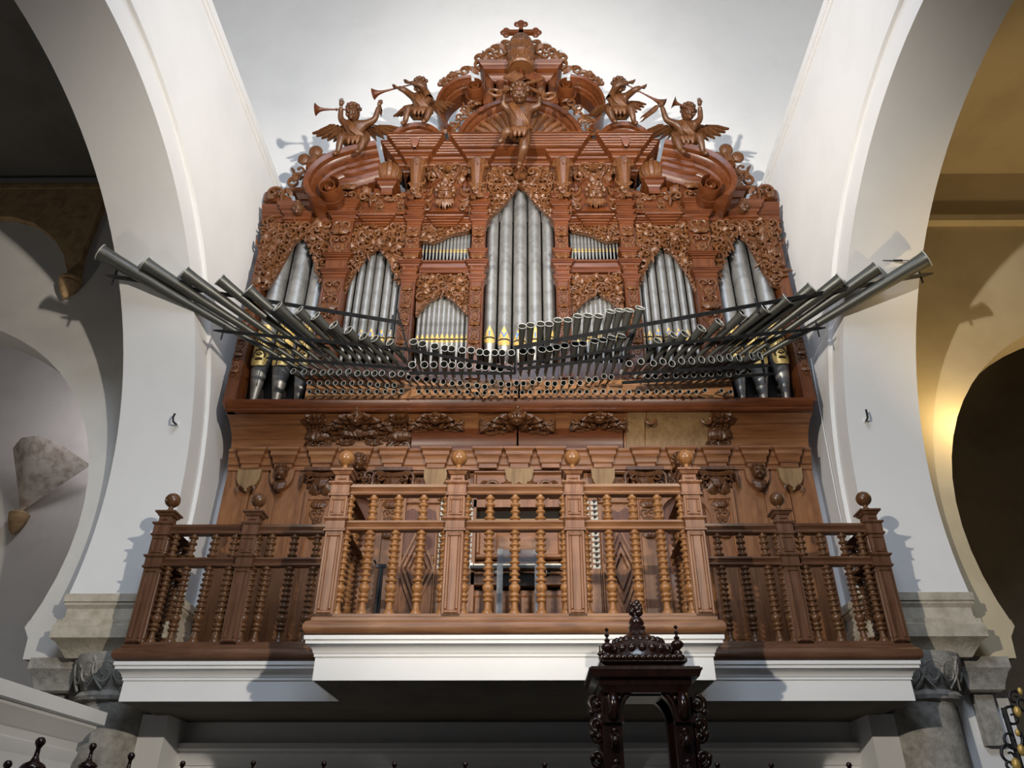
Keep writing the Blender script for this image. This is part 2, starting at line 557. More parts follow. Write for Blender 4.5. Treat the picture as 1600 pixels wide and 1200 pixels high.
# back wall, nave floor, high ceiling
structure(MB().prism([(-4.5, 0), (4.5, 0), (4.5, 11.35), (10, 11.35), (10, 21), (-10, 21), (-10, 11.35), (-4.5, 11.35)], 10.0, 10.3).build('wall_back', M_plaster), 'tall white wall behind the organ')
structure(MB().box(-14, 14, -3, 14, -.15, 0).build('floor', M_floor), 'stone church floor')
structure(MB().box(-10, 10, -3, 10.3, 21, 21.2).build('ceiling', M_plaster), 'high white ceiling of the nave')
for sx, side in ((-1, 'left'), (1, 'right')):
    structure(MB().box(*sorted((9.8 * sx, 10 * sx)), -3, 10.3, 11.4, 21).build('wall_%s_upper' % side, M_plaster), 'white upper nave wall set back on the %s' % side)

# painted vault foot and corbel on the left aisle wall
poly = [xz(u, v, 9.1) for u, v in ((-40, 287), (168, 287), (164, 310), (130, 395), (120, 442), (104, 442), (106, 425), (100, 398), (84, 372), (55, 350), (20, 340), (-40, 338))]
c = empty('vault_foot', at(110, 470, 9.1), 'brown painted vault foot ending in a carved corbel on the left aisle wall', 'vault foot')
MB().prism(poly, 9.08, 9.2).build('painted_web', M_fresco, c)
w = at(112, 440, 9.1)
MB().lathe([(.01, -.33), (.05, -.28), (.11, -.16), (.15, -.05), (.13, -.02), (.16, 0), (.16, .04), (.10, .06)], w + Vector((-.02, 0, 0)), 14).build('corbel', M_fresco, c)
# fresco pendentive in the bay beyond the left arch
c = empty('frescoed_pendentive', at(27, 815, 12.8), 'pale pendentive with faded fresco scrolls deep in the left aisle', 'vault foot')
top = [at(u, v, 12.6) for u, v in ((20, 700), (45, 694), (75, 694), (105, 703), (142, 727))]
bot = at(32, 800, 12.95)
g = []
for i in range(9):
    t = i / 8
    g.append([top[j].lerp(bot, t ** .75) + Vector((0, -.35 * math.sin(PI * j / 4) * (1 - t), 0)) for j in range(5)])
MB().sheet(g).build('painted_web', mottled('faded_fresco', (.42, .33, .27), (.72, .66, .58), 5, .9, .1, .01, 9, c3=(.78, .73, .66)), c)
MB().lathe([(.01, -.36), (.08, -.28), (.15, -.1), (.17, .02), (.11, .06)], at(30, 805, 12.9), 14).build('corbel', M_fresco, c)

# low dividing wall with cornice at the lower left
DZ = .085
m = MB().box(-4.5, -4.36, 3.0, 8.35, 0, 2.74 + DZ)
m.sweep([(-4.36, 3.0), (-4.36, 8.35), (-4.5, 8.35)], [(-.01, 2.3), (.02, 2.33 + DZ), (.02, 2.36 + DZ), (.006, 2.37 + DZ), (.006, 2.44 + DZ), (.03, 2.46 + DZ), (.05, 2.52 + DZ), (.10, 2.58 + DZ), (.10, 2.61 + DZ), (.15, 2.62 + DZ), (.15, 2.74 + DZ), (-.01, 2.75 + DZ)])
structure(m.build('wall_left_choir', M_plaster), 'low white choir wall with moulded cornice at lower left')
# ================================================================ THE GALLERY
YF, YS = 7.2, 8.3            # railing planes: centre bay and side bays
XCN, XSD = 1.755, 4.0        # post lines
ZS0, ZS1 = 2.9, 3.27         # white slab


def fascia(name, path, x0, x1, y0, y1, label):
    m = MB()
    m.box(x0, x1, y0, y1, ZS0, ZS1)
    m.sweep(path, [(0, 3.10), (.012, 3.10), (.012, 3.125), (.02, 3.13), (.03, 3.16), (.06, 3.19), (.085, 3.20), (.085, 3.225), (.1, 3.235), (.1, 3.27), (0, 3.272)])
    return structure(m.build(name, M_plaster), label)


fascia('floor_gallery_centre', [(-1.79, 8.4), (-1.79, YF - .02), (1.79, YF - .02), (1.79, 8.4)], -1.79, 1.79, YF - .02, 9.9, 'white projecting centre block of the organ gallery')
fascia('floor_gallery_left', [(-4.02, 9.4), (-4.02, YS - .02), (-1.7, YS - .02)], -4.02, -1.72, YS - .02, 9.9, 'white left wing of the organ gallery slab')
fascia('floor_gallery_right', [(1.7, YS - .02), (4.02, YS - .02), (4.02, 9.4)], 1.72, 4.02, YS - .02, 9.9, 'white right wing of the organ gallery slab')
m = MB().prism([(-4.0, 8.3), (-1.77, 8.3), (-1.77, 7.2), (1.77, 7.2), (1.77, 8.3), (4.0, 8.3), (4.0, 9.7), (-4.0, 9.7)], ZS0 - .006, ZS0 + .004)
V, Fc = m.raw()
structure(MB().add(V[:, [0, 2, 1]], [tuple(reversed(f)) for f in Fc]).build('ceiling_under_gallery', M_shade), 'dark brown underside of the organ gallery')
# wall under the gallery with its cornice
structure(MB().box(-4.22, 4.22, 9.7, 10.0, 0, ZS0).build('wall_under_gallery', M_plaster), 'white wall below the organ gallery')
m = MB().sweep([(-4.22, 9.7), (4.22, 9.7)], [(0, 2.44), (.02, 2.44), (.04, 2.5), (.10, 2.55), (.10, 2.58), (.14, 2.6), (.14, 2.66), (0, 2.68)])
structure(m.build('trim_under_gallery', M_plaster), 'moulded white cornice on the wall under the gallery')
for sx, side in ((-1, 'left'), (1, 'right')):
    structure(MB().box(*sorted((3.86 * sx, 4.24 * sx)), 9.15, 9.75, 0, ZS0).build('wall_%s_jamb' % side, M_plaster), 'white jamb under the %s end of the gallery' % side)


# ---------------------------------------------------------------- balustrades
def spool(z0, z1, r, n, vase=None):
    """turned profile: a run of n spools from z1 down, with a swelling near the foot when vase is given"""
    L = z1 - z0
    p = []
    if vase:
        zb = z0 + L * .36
        k = n
        h = (z1 - zb) / k
        foot = [(.70, .0), (.95, .0), (.95, .035), (.62, .055), (.55, .10), (.50, .145), (.82, .155), (.86, .175), (.62, .19), (.52, .20), (.86, .215), (.86, .24), (.55, .255), (.75, .275), (.93, .30), (.97, .32), (.80, .345), (.55, .36)]
        p = [(r * a, z0 + L * b) for a, b in foot]
    else:
        zb = z0
        k = n
        h = L / k
        p = [(r * .6, z0)]
    for i in range(k):
        z = zb + h * i
        g = 1.0 - .12 * abs(math.sin(i * 1.3))
        p += [(r * .52, z + .08 * h), (r * .55, z + .25 * h), (r * .93 * g, z + .38 * h), (r * 1.0 * g, z + .52 * h), (r * .93 * g, z + .66 * h), (r * .55, z + .8 * h)]
    p.append((r * .6, z1))
    return p


Z0 = ZS1 + .20               # top of the base moulding
ZM0, ZM1 = 4.295, 4.385      # middle rail
ZT0, ZT1 = 4.665, 4.765      # top rail
ZB = 4.945                    # cap of the post
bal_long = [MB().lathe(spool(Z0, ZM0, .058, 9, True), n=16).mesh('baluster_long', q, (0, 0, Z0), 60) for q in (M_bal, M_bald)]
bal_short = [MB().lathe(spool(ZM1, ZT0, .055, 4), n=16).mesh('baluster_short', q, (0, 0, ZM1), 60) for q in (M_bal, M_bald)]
mb = MB()
w = .085
mb.box(-w, w, -w, w, Z0 - .05, ZT1 + .005)
q = [(-w, -w), (w, -w), (w, w), (-w, w)]
for za, zb in ((ZM0 - .03, ZM1 + .02), (ZT0 - .03, ZT1 + .02)):
    mb.sweep(q, [(0, za), (.02, za), (.02, za + .02), (.008, za + .03), (.008, zb - .035), (.03, zb - .015), (.03, zb), (0, zb + .005)], close=True)
mb.box(-w * .82, w * .82, -w * .82, w * .82, ZT1, ZB - .06)
q2 = [(-w * .82, -w * .82), (w * .82, -w * .82), (w * .82, w * .82), (-w * .82, w * .82)]
mb.sweep(q2, [(0, ZB - .08), (.012, ZB - .075), (.03, ZB - .045), (.045, ZB - .04), (.045, ZB - .02), (-.03, ZB), (-w * .8, ZB)], close=True)
for sgn in ((0, -1), (-1, 0), (1, 0)):
    V, Fc = MB().frame(-w * .8, w * .8, Z0, ZM0 - .05, -w, .035, .012).frame(-w * .8, w * .8, ZM1 + .04, ZT0 - .05, -w, .03, .012).panel(-w * .55, w * .55, ZT1 + .05, ZB - .11, -w * .82, .012, .012).raw()
    an = {(0, -1): 0, (-1, 0): -PI / 2, (1, 0): PI / 2}[sgn]
    mb.inst((V, Fc), np.array(Matrix.Rotation(an, 3, 'Z')), (0, 0, 0))
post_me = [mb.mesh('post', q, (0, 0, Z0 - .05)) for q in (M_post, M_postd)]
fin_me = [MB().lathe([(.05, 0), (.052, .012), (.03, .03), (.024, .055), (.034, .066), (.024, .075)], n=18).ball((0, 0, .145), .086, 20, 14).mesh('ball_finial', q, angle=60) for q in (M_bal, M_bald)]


def railing(root, runs, dk=0):
    """runs: list of (start, end, post positions as fractions, baluster positions as fractions)"""
    base = root.location
    for a, b, posts, bals in runs:
        a, b = Vector((*a, 0)), Vector((*b, 0))
        d = b - a
        L = d.length
        nrm = Vector((d.y, -d.x, 0)) / L
        pa = [(a.x, a.y), (b.x, b.y)]
        for nm, prof in (('middle_rail', [(-.05, ZM0), (.035, ZM0), (.045, ZM0 + .012), (.045, ZM0 + .022), (.03, ZM0 + .03), (.045, ZM0 + .06), (.06, ZM0 + .07), (.06, ZM1), (-.06, ZM1)]),
                         ('top_rail', [(-.055, ZT0), (.04, ZT0), (.05, ZT0 + .014), (.05, ZT0 + .028), (.035, ZT0 + .036), (.05, ZT0 + .06), (.065, ZT0 + .072), (.07, ZT1), (-.07, ZT1)])):
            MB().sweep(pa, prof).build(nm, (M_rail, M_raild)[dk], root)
        for f in posts:
            p = a + d * f
            o = link('post', post_me[dk], root, Vector((p.x, p.y, Z0 - .05)) - base, (0, 0, math.atan2(d.y, d.x)))
            o2 = link('ball_finial', fin_me[dk], root, Vector((p.x, p.y, ZB - .005)) - base)
        for f in bals:
            p = a + d * f
            link('baluster', bal_long[dk], root, Vector((p.x, p.y, Z0)) - base, (0, 0, f * 7))
            link('baluster', bal_short[dk], root, Vector((p.x, p.y, ZM1)) - base, (0, 0, f * 5))


def sill(root, path, dk=0):
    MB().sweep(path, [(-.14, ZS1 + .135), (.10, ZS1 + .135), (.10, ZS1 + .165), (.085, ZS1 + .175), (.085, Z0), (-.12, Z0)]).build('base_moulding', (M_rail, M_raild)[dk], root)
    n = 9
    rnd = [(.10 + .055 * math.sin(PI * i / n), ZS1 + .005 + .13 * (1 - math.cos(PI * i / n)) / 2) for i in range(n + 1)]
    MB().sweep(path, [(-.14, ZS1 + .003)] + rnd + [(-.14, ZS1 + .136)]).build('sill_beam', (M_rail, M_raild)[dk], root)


t = (2 * XCN)
inner = [k / 3 for k in range(4)]
def bays(nb, offs):
    return [(k + o) / nb for k in range(nb) for o in offs]
r = empty('balustrade', (0, YF, ZS1), 'bright turned wooden balustrade on the projecting centre of the gallery', 'balustrade')
sill(r, [(-XCN, YS + .1), (-XCN, YF), (XCN, YF), (XCN, YS + .1)])
railing(r, [((-XCN, YF), (XCN, YF), inner, bays(3, (.085, .285, .5, .715, .915))),
            ((-XCN, YS), (-XCN, YF), [], (.12, .34, .56, .78)),
            ((XCN, YF), (XCN, YS), [], (.22, .44, .66, .88))])
for sx, side in ((-1, 'left'), (1, 'right')):
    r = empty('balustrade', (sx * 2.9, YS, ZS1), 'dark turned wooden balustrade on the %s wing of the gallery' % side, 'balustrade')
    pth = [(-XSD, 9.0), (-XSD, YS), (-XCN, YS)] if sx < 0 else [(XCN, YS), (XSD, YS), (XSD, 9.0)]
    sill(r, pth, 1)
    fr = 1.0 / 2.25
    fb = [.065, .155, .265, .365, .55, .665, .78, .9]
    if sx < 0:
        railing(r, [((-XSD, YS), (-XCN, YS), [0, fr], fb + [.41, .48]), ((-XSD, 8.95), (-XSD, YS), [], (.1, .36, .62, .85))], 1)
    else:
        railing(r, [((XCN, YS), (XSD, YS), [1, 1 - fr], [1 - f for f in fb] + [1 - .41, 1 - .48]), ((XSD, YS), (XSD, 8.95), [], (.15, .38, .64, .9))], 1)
# ================================================================ CARVING KIT
RNG = random.Random(7)


def t_scroll():
    """acanthus volute lying in x,z, rising towards -y; unit size"""
    pts, rad = [], []
    for i in range(21):
        t = i / 20
        a = -.6 + t * 2.35 * PI
        r = .50 * (1 - t) ** .85 + .04
        pts.append((r * math.cos(a) + .02, -.10 - .16 * t, r * math.sin(a)))
        rad.append(.135 * (1 - .55 * t))
    m = MB().tube(pts, rad, 6)
    p0 = np.array(pts[0])
    m.tube([p0 + np.array((.03 + .02 * i, .02 * i, -.16 * i)) for i in range(4)], [.13, .12, .09, .03], 6)
    m.ball((.04, -.27, .02), .11, 6, 4)
    return m.raw()


def t_leaf():
    g = []
    for i in range(9):
        s = i / 8
        w = (.30 * math.sin(PI * min(1, s * .92 + .08)) ** .7 + .02) * (1 + .22 * math.cos(s * 5 * PI))
        zc, yc = s * (1 - .12 * s), -.05 - .20 * math.sin(PI * s * .9) - .12 * s ** 3
        g.append([(w * k / 2, yc - .09 * (1 - abs(k / 2)) + .05 * (abs(k) == 2) + .03 * (abs(k) == 1), zc - .10 * abs(k / 2) * (s > .1)) for k in (-2, -1, 0, 1, 2)])
    V, Fc = MB().sheet(g).raw()
    return V - np.array((0, 0, .5)), Fc


def t_rosette():
    m = MB()
    for k in range(6):
        a = k * PI / 3
        m.ball((.26 * math.cos(a), -.06, .26 * math.sin(a)), .2, 6, 4, (1, .55, 1))
    m.ball((0, -.14, 0), .15, 7, 5)
    return m.raw()


def t_curl():
    pts = [(.42 * math.cos(a) * (1 - i * .02), -.08 - .01 * i, .42 * math.sin(a) * (1 - i * .03)) for i, a in enumerate(np.linspace(-1.2, 2.9, 12))]
    m = MB().tube(pts, [.05 + .10 * math.sin(PI * i / 11) for i in range(12)], 6)
    m.ball(pts[-1], .13, 6, 4)
    return m.raw()


T_SCROLL, T_LEAF, T_ROSE, T_CURL = t_scroll(), t_leaf(), t_rosette(), t_curl()


def rot_y(a):
    c, s = math.cos(a), math.sin(a)
    return np.array(((c, 0, s), (0, 1, 0), (-s, 0, c)))


def orn(m, tpl, x, z, y, size, ang=0.0, flip=False, depth=1.0):
    M = rot_y(ang) @ np.diag((-size if flip else size, size * depth, size))
    m.inst(tpl, M, (x, y, z))


def inside(poly, x, z):
    c = False
    j = len(poly) - 1
    for i in range(len(poly)):
        (xi, zi), (xj, zj) = poly[i], poly[j]
        if (zi > z) != (zj > z) and x < (xj - xi) * (z - zi) / (zj - zi) + xi:
            c = not c
        j = i
    return c


def edge_dist(poly, x, z):
    b = 9
    for i in range(len(poly)):
        (ax, az), (bx, bz) = poly[i - 1], poly[i]
        dx, dz = bx - ax, bz - az
        t = max(0, min(1, ((x - ax) * dx + (z - az) * dz) / (dx * dx + dz * dz + 1e-9)))
        b = min(b, math.hypot(ax + t * dx - x, az + t * dz - z))
    return b


def foliage(m, poly, y, s, axis=None, depth=1.0, margin=.3):
    """fill a polygon (x, z) with interlocking scrolls and leaves, mirrored about x = axis when given"""
    xs, zs = [p[0] for p in poly], [p[1] for p in poly]
    z = min(zs) + s * .4
    row = 0
    while z < max(zs):
        x = (axis + s * .42 if axis is not None else min(xs) + s * .4) + (row % 2) * s * .38
        while x < max(xs):
            px, pz = x + RNG.uniform(-.14, .14) * s, z + RNG.uniform(-.14, .14) * s
            k = RNG.random()
            a = RNG.choice((0, .8, 1.6, 2.4, 3.2, 4.2, 5.2)) + RNG.uniform(-.4, .4)
            sz = s * RNG.uniform(.85, 1.2)
            fl = RNG.random() < .5
            tp = T_SCROLL if k < .52 else T_LEAF if k < .78 else T_CURL if k < .92 else T_ROSE
            for sg in ((1, -1) if axis is not None else (1,)):
                qx = px if sg == 1 else 2 * axis - px
                if inside(poly, qx, pz) and edge_dist(poly, qx, pz) > margin * s:
                    if sg == 1:
                        orn(m, tp, qx, pz, y, sz, a, fl, depth)
                    else:
                        orn(m, tp, qx, pz, y, sz, -a, not fl, depth)
            x += s * .66
        z += s * .62
        row += 1
    return m


def border(m, pts, y, s, depth=1.0, flip=False):
    """row of curls following a line, as on the edges of carved valances"""
    P = [np.array(p, float) for p in pts]
    for a, b in zip(P, P[1:]):
        L = np.linalg.norm(b - a)
        n = max(1, round(L / (s * .72)))
        for i in range(n):
            p = a + (b - a) * (i + .5) / n
            an = math.atan2(b[1] - a[1], b[0] - a[0])
            orn(m, T_CURL if i % 2 else T_LEAF, p[0], p[1], y, s * (1.0 if i % 2 else .95), -an + (PI / 2 if flip else -PI / 2) * (0 if i % 2 else 1), i % 4 > 1, depth)
    return m


def drop(m, x, z0, z1, y, w, seed=0, depth=1.0):
    """vertical string of leaves, husks and rosettes, as on pilasters"""
    n = max(2, round((z1 - z0) / (w * .62)))
    h = (z1 - z0) / n
    for i in range(n):
        z = z0 + h * (i + .5)
        k = (i + seed) % 4
        if k == 0:
            orn(m, T_ROSE, x, z, y, w * .85, .3, depth=depth)
        elif k == 1:
            for f in (False, True):
                orn(m, T_SCROLL, x + (-.24 if f else .24) * w, z, y, w * .62, .4 if not f else -.4, f, depth)
        elif k == 2:
            for a in (-.55, 0, .55):
                orn(m, T_LEAF, x + a * w * .42, z - .06 * w * abs(a), y, w * .9, a * .9 + PI, depth=depth)
        else:
            for f in (False, True):
                orn(m, T_CURL, x + (-.2 if f else .2) * w, z, y, w * .6, 0, f, depth)
            orn(m, T_ROSE, x, z, y - .02, w * .4)
    return m


def shell(m, x, z, y, r, n=11, a0=0.0, a1=PI, depth=.18):
    """scallop: ribs fanning upward"""
    for k in range(n):
        a = a0 + (a1 - a0) * (k + .5) / n
        d = np.array((math.cos(a), 0, math.sin(a)))
        pts = [np.array((x, y - .02, z)) + d * r * t - np.array((0, depth * r * math.sin(PI * .5 * t), 0)) for t in (0.05, .35, .65, .9, 1.0)]
        w = r * (a1 - a0) / n * .55
        m.tube(pts, [w * .15, w * .5, w * .8, w, w * .6], 6)
    return m


def head(m, c, r, look=(0, -1, -.25), beard=False, wings=0, hair=True):
    """carved face with brow, nose, eyes, cheeks, mouth and curls; c centre, r half height"""
    f = Vector(look).normalized()
    u = (Vector((0, 0, 1)) - f * f.z).normalized()
    s = f.cross(u)
    B = np.array((s, -f, u)).T            # local x right, y back, z up
    c = np.asarray(c, float)
    q = MB()
    q.ball((0, 0, 0), 1, 14, 10, (.80, .88, 1.0))
    q.ball((0, -.22, -.42), .60, 10, 7, (.86, .9, .85))          # jaw
    q.ball((0, -.62, -.72), .24, 8, 5)                            # chin
    q.tube([(0, -.84, .22), (0, -.98, -.02), (0, -1.08, -.2), (0, -.92, -.27)], [.09, .12, .17, .08], 6)
    for e in (-1, 1):
        q.ball((.32 * e, -.74, .08), .15, 7, 5, (1.2, .8, .75))
        q.tube([(.12 * e, -.86, .24), (.34 * e, -.84, .30), (.56 * e, -.66, .20)], [.06, .08, .04], 5)
        q.ball((.40 * e, -.62, -.28), .26, 7, 5)
        q.ball((.82 * e, .05, .0), .2, 6, 5, (.4, .8, 1.1))
    q.tube([(-.22, -.78, -.46), (0, -.88, -.43), (.22, -.78, -.46)], [.03, .08, .03], 5)
    q.tube([(-.17, -.76, -.55), (0, -.85, -.57), (.17, -.76, -.55)], [.03, .07, .03], 5)
    if hair:
        for i in range(26):
            a, b = i * 2.4, .12 + i * .052
            p = (.86 * math.cos(a) * math.sin(b), .14 + .92 * math.sin(a) * math.sin(b), .22 + .86 * math.cos(b))
            if p[1] < -.35 and p[2] < .75: continue
            q.ball(p, .25, 6, 5)
    if beard:
        for i in range(11):
            x = (i - 5) * .16
            q.tube([(x * .9, -.62, -.62), (x, -.72, -1.0), (x * 1.15 + .1 * math.sin(i * 2), -.66, -1.5 + abs(x) * .5)], [.14, .13, .03], 5)
    V, Fc = q.raw()
    m.inst((V, Fc), B * r, c)
    if wings:
        for e in (-1, 1):
            for k in range(4):
                orn(m, T_LEAF, c[0] + e * r * (1.2 + .32 * k), c[2] - r * (.55 - .18 * k), c[1] + .02, r * (1.7 - .2 * k), e * (1.9 - .25 * k), e < 0)
    return m


# ================================================================ ORGAN CASE, LOWER BODY
YU, YL = 9.1, 9.55           # planes of the upper front and of the lower front
organ = empty('organ_case', (0, 9.5, ZS1), 'tall carved baroque organ case of red-brown wood on the gallery', 'organ')


def opart(m, name, mat, angle=35):
    return m.build(name, mat, organ, angle)


def both(fn):
    for s in (-1, 1):
        fn(s)


def X(u, v, Y=YU):
    return at(u, v, Y).x


def Z(v, Y=YU, u=812):
    return at(u, v, Y).z


zc0, zc1 = Z(735, YL), Z(706, YL)       # cornice of the lower body
zs = Z(638, 9.0)                         # underside of the sill
zt = Z(623, 9.0)                         # top of the sill
HW = 3.98
# upright boards of the lower front, each one a board
xb = [-HW, -3.60, -3.24, -2.9, -2.62]
PANX = -0.68                             # console niche half width
for s in (-1, 1):
    for k, (a, b) in enumerate(((HW, 3.62), (3.62, 3.27), (3.27, 2.86), (2.86, 2.62), (1.62, 1.57))):
        x0, x1 = sorted((a * s, b * s))
        opart(MB().box(x0 + .004, x1 - .004, YL + .01 * (k % 2), YL + .08, ZS1, zc0 + .02), 'upright_board', M_low)
opart(MB().box(-HW, HW, YL + .1, 9.95, ZS1, zs), 'carcass', M_low)


def pilaster_low(x, s):
    w = .20
    m = MB().box(x - w, x + w, YL - .06, YL + .08, ZS1, zc0 - .30)
    m.frame(x - w * .75, x + w * .75, ZS1 + .5, zc0 - .42, YL - .06, .04, .02)
    p = opart(m, 'pilaster', M_low)
    d = MB()
    drop(d, x, zc0 - 1.0, zc0 - .48, YL - .06, .17, 2, .8)
    d.build('leaf_drop', M_carve, p)
    c = MB()
    c.box(x - w - .05, x + w + .05, YL - .13, YL, zc0 - .05, zc0)
    c.tube([(x - w - .02, YL - .1, zc0 - .09), (x, YL - .13, zc0 - .13), (x + w + .02, YL - .1, zc0 - .09)], .035, 6)
    for e in (-1, 1):
        orn(c, T_SCROLL, x + e * w * .85, zc0 - .14, YL - .06, .2, 0, e < 0)
        orn(c, T_LEAF, x + e * w * .4, zc0 - .27, YL - .05, .24, e * .25)
    orn(c, T_LEAF, x, zc0 - .24, YL - .07, .28, PI)
    head(c, (x, YL - .11, zc0 - .22), .05)
    opart(c, 'ionic_capital', M_carved)


for s in (-1, 1):
    pilaster_low(X(500, 790, YL) if s < 0 else -X(500, 790, YL), s)
    pilaster_low(X(612, 790, YL) if s < 0 else -X(612, 790, YL), s)

# arched side doors
for s in (-1, 1):
    xd = s * abs(X(556, 790, YL))
    zsp = Z(815, YL)
    R = .40
    arcp = [(xd + R * math.cos(PI * i / 20), zsp + R * math.sin(PI * i / 20)) for i in range(21)]
    inn = [(xd + (R - .07) * math.cos(PI * i / 20), zsp + (R - .07) * math.sin(PI * i / 20)) for i in range(21)]
    ring = [(xd + R, ZS1)] + arcp + [(xd - R, ZS1), (xd - R + .07, ZS1)] + inn[::-1] + [(xd + R - .07, ZS1)]
    opart(MB().prism(ring, YL - .09, YL + .05), 'door_arch', M_low)
    door = [(xd + R - .07, ZS1)] + inn + [(xd - R + .07, ZS1)]
    dr = opart(MB().prism(door, YL - .0, YL + .05), 'arched_door', M_casev)
    for (a, b, c, e) in ((-.28, -.02, .1, .75), (.02, .28, .1, .75), (-.28, -.02, .82, 1.35), (.02, .28, .82, 1.35), (-.24, -.02, 1.42, 1.72), (.02, .24, 1.42, 1.72)):
        MB().panel(xd + a, xd + b, ZS1 + c, ZS1 + e, YL, .025, .04).build('door_panel', M_low, dr)
    sp = [(xd + (R + .02) * math.cos(a), zsp + (R + .02) * math.sin(a)) for a in np.linspace(PI - .25, .25, 13)]
    poly = [(xd - .36, zc0 - .04)] + sp + [(xd + .36, zc0 - .04)]
    m = MB()
    foliage(m, poly, YL - .01, .13, xd, 1.0, .2)
    opart(m, 'carved_spandrel', M_carved)
    m = head(MB(), (xd, YL - .14, zc0 + .06), .11)
    opart(m, 'carved_mask', M_carved)

# shaped corbels under the cornice
for u, rel in ((388, 1), (440, 2), (680, 0)):
    for s in (-1, 1):
        x = s * abs(X(u, 760, YL))
        w = .16
        m = MB().prism([(x - w, zc0), (x - w * .95, zc0 - .14), (x - w * .75, zc0 - .22), (x - w * .4, zc0 - .27), (x, zc0 - .33), (x + w * .4, zc0 - .27), (x + w * .75, zc0 - .22), (x + w * .95, zc0 - .14), (x + w, zc0)], YL - .07, YL)
        opart(m, 'shaped_corbel', M_pale if rel != 2 else M_low)
        m = MB()
        if rel == 2:
            head(m, (x, YL - .12, zc0 - .08), .10)
            orn(m, T_LEAF, x, zc0 - .27, YL - .05, .26, PI)
        else:
            for e in (-1, 1):
                orn(m, T_CURL, x + e * .07, zc0 - .30, YL - .07, .12, 0, e < 0, .7)
        opart(m, 'corbel_carving', M_carved)

# panelled fields with mitred lozenges beside the console
for s in (-1, 1):
    x0, x1 = sorted((s * 1.56, s * 1.04))
    fd = opart(MB().box(x0, x1, YL - .01, YL + .06, ZS1, zc0 - .3), 'lozenge_panel', M_low)
    cx, cz = (x0 + x1) / 2, Z(890, YL)
    hw, hh = (x1 - x0) / 2 - .02, .58
    for k, (sc_, d) in enumerate(((1.0, .045), (.74, .06), (.48, .075))):
        o = [(cx - hw * sc_, cz), (cx, cz - hh * sc_), (cx + hw * sc_, cz), (cx, cz + hh * sc_)]
        s2 = sc_ - .13
        i = [(cx - hw * s2, cz), (cx, cz - hh * s2), (cx + hw * s2, cz), (cx, cz + hh * s2)]
        MB().prism([o, i], YL - d, YL).build('lozenge_moulding', M_lowx if k % 2 else M_low, fd)
    MB().frame(x0 + .01, x1 - .01, ZS1 + .05, zc0 - .75, YL - .01, .04, .03).build('field_frame', M_low, fd)
    fr = opart(MB().frame(x0, x1, zc0 - .5, zc0 - .02, YL - .01, .045, .04), 'upper_field_frame', M_low)
    sh = MB().prism([(cx - .22, zc0 - .72), (cx - .2, zc0 - .6), (cx - .1, zc0 - .56), (cx, zc0 - .62), (cx + .1, zc0 - .56), (cx + .2, zc0 - .6), (cx + .22, zc0 - .72), (cx + .24, zc0 - 1.2), (cx - .24, zc0 - 1.2)], YL - .03, YL)
    opart(sh, 'scrolled_panel', M_casev)

# console niche
zk = Z(885, YL)
con = opart(MB().box(-.60, -.56, YL - .06, YL + .1, ZS1, zc0 - .42).box(.56, .60, YL - .06, YL + .1, ZS1, zc0 - .42).box(-.62, .62, YL - .06, YL + .1, Z(795, YL), Z(783, YL)).box(-.62, .62, YL - .06, YL + .02, zk - .25, zk - .09), 'console_frame', M_low)
opart(MB().box(-.62, .62, YL + .085, YL + .1, ZS1, zk - .25).box(-.62, .62, YL + .085, YL + .1, Z(815, YL), Z(795, YL)), 'console_recess', M_void)
md = opart(MB().box(-.56, .56, YL - .0, YL + .05, zk + .1, Z(818, YL)).frame(-.56, .56, zk + .1, Z(818, YL), YL, .06, .03).panel(-.3, .3, zk + .2, Z(830, YL), YL, .03, .06), 'music_desk', M_lowx)
MB().box(-.56, .56, YL - .10, YL, Z(818, YL), Z(815, YL)).build('desk_ledge', M_pale, md)
kb = opart(MB().box(-.60, .60, YL - .17, YL - .02, zk - .075, zk - .04), 'key_bed', M_black)
for k in range(45):
    x = -.56 + 1.12 * (k + .5) / 45
    MB().box(x - .0112, x + .0112, YL - .165, YL - .03, zk - .04, zk - .018).build('white_key', M_ivory, kb)
for k in range(44):
    if k % 7 in (2, 6): continue
    x = -.56 + 1.12 * (k + 1) / 45
    MB().box(x - .006, x + .006, YL - .12, YL - .03, zk - .018, zk - .004).build('black_key', M_black, kb)
for s in (-1, 1):
    MB().box(*sorted((s * .575, s * .61)), YL - .165, YL - .03, zk - .04, zk - .005).build('key_cheek', M_white, kb)
# stop knobs in two columns each side
for s in (-1, 1):
    jamb = opart(MB().box(*sorted((s * .60, s * 1.03)), YL - .03, YL + .02, ZS1, Z(770, YL)), 'stop_jamb', M_low)
    for k in range(13):
        for c in range(4):
            z = zk - .02 + k * .072
            x = s * (.645 + .115 * c)
            MB().box(x - .045, x + .045, YL - .036, YL - .03, z - .022, z + .022).build('name_plate', M_ivory, jamb)
            MB().lathe([(.008, 0), (.008, .05), (.02, .06), (.024, .075), (.016, .09)], (x, YL - .034, z), 8, (0, -1, 0)).build('stop_knob', M_black, jamb)
kn = MB()
arch = opart(MB().prism([(-.26, zk - .27), (.26, zk - .27), (.26, zk - .14), (.18, zk - .11), (0, zk - .095), (-.18, zk - .11), (-.26, zk - .14)], YL - .075, YL - .058), 'knee_hole', M_void)
for x, wd_ in ((-.44, .36), (.44, .36), (0, .44)):
    q = opart(MB().box(x - wd_ / 2, x + wd_ / 2, YL + .03, YL + .08, ZS1 + .02, zk - .3).panel(x - wd_ * .38, x + wd_ * .38, ZS1 + .08, zk - .36, YL + .03, .03, .04), 'pedal_panel', M_low)
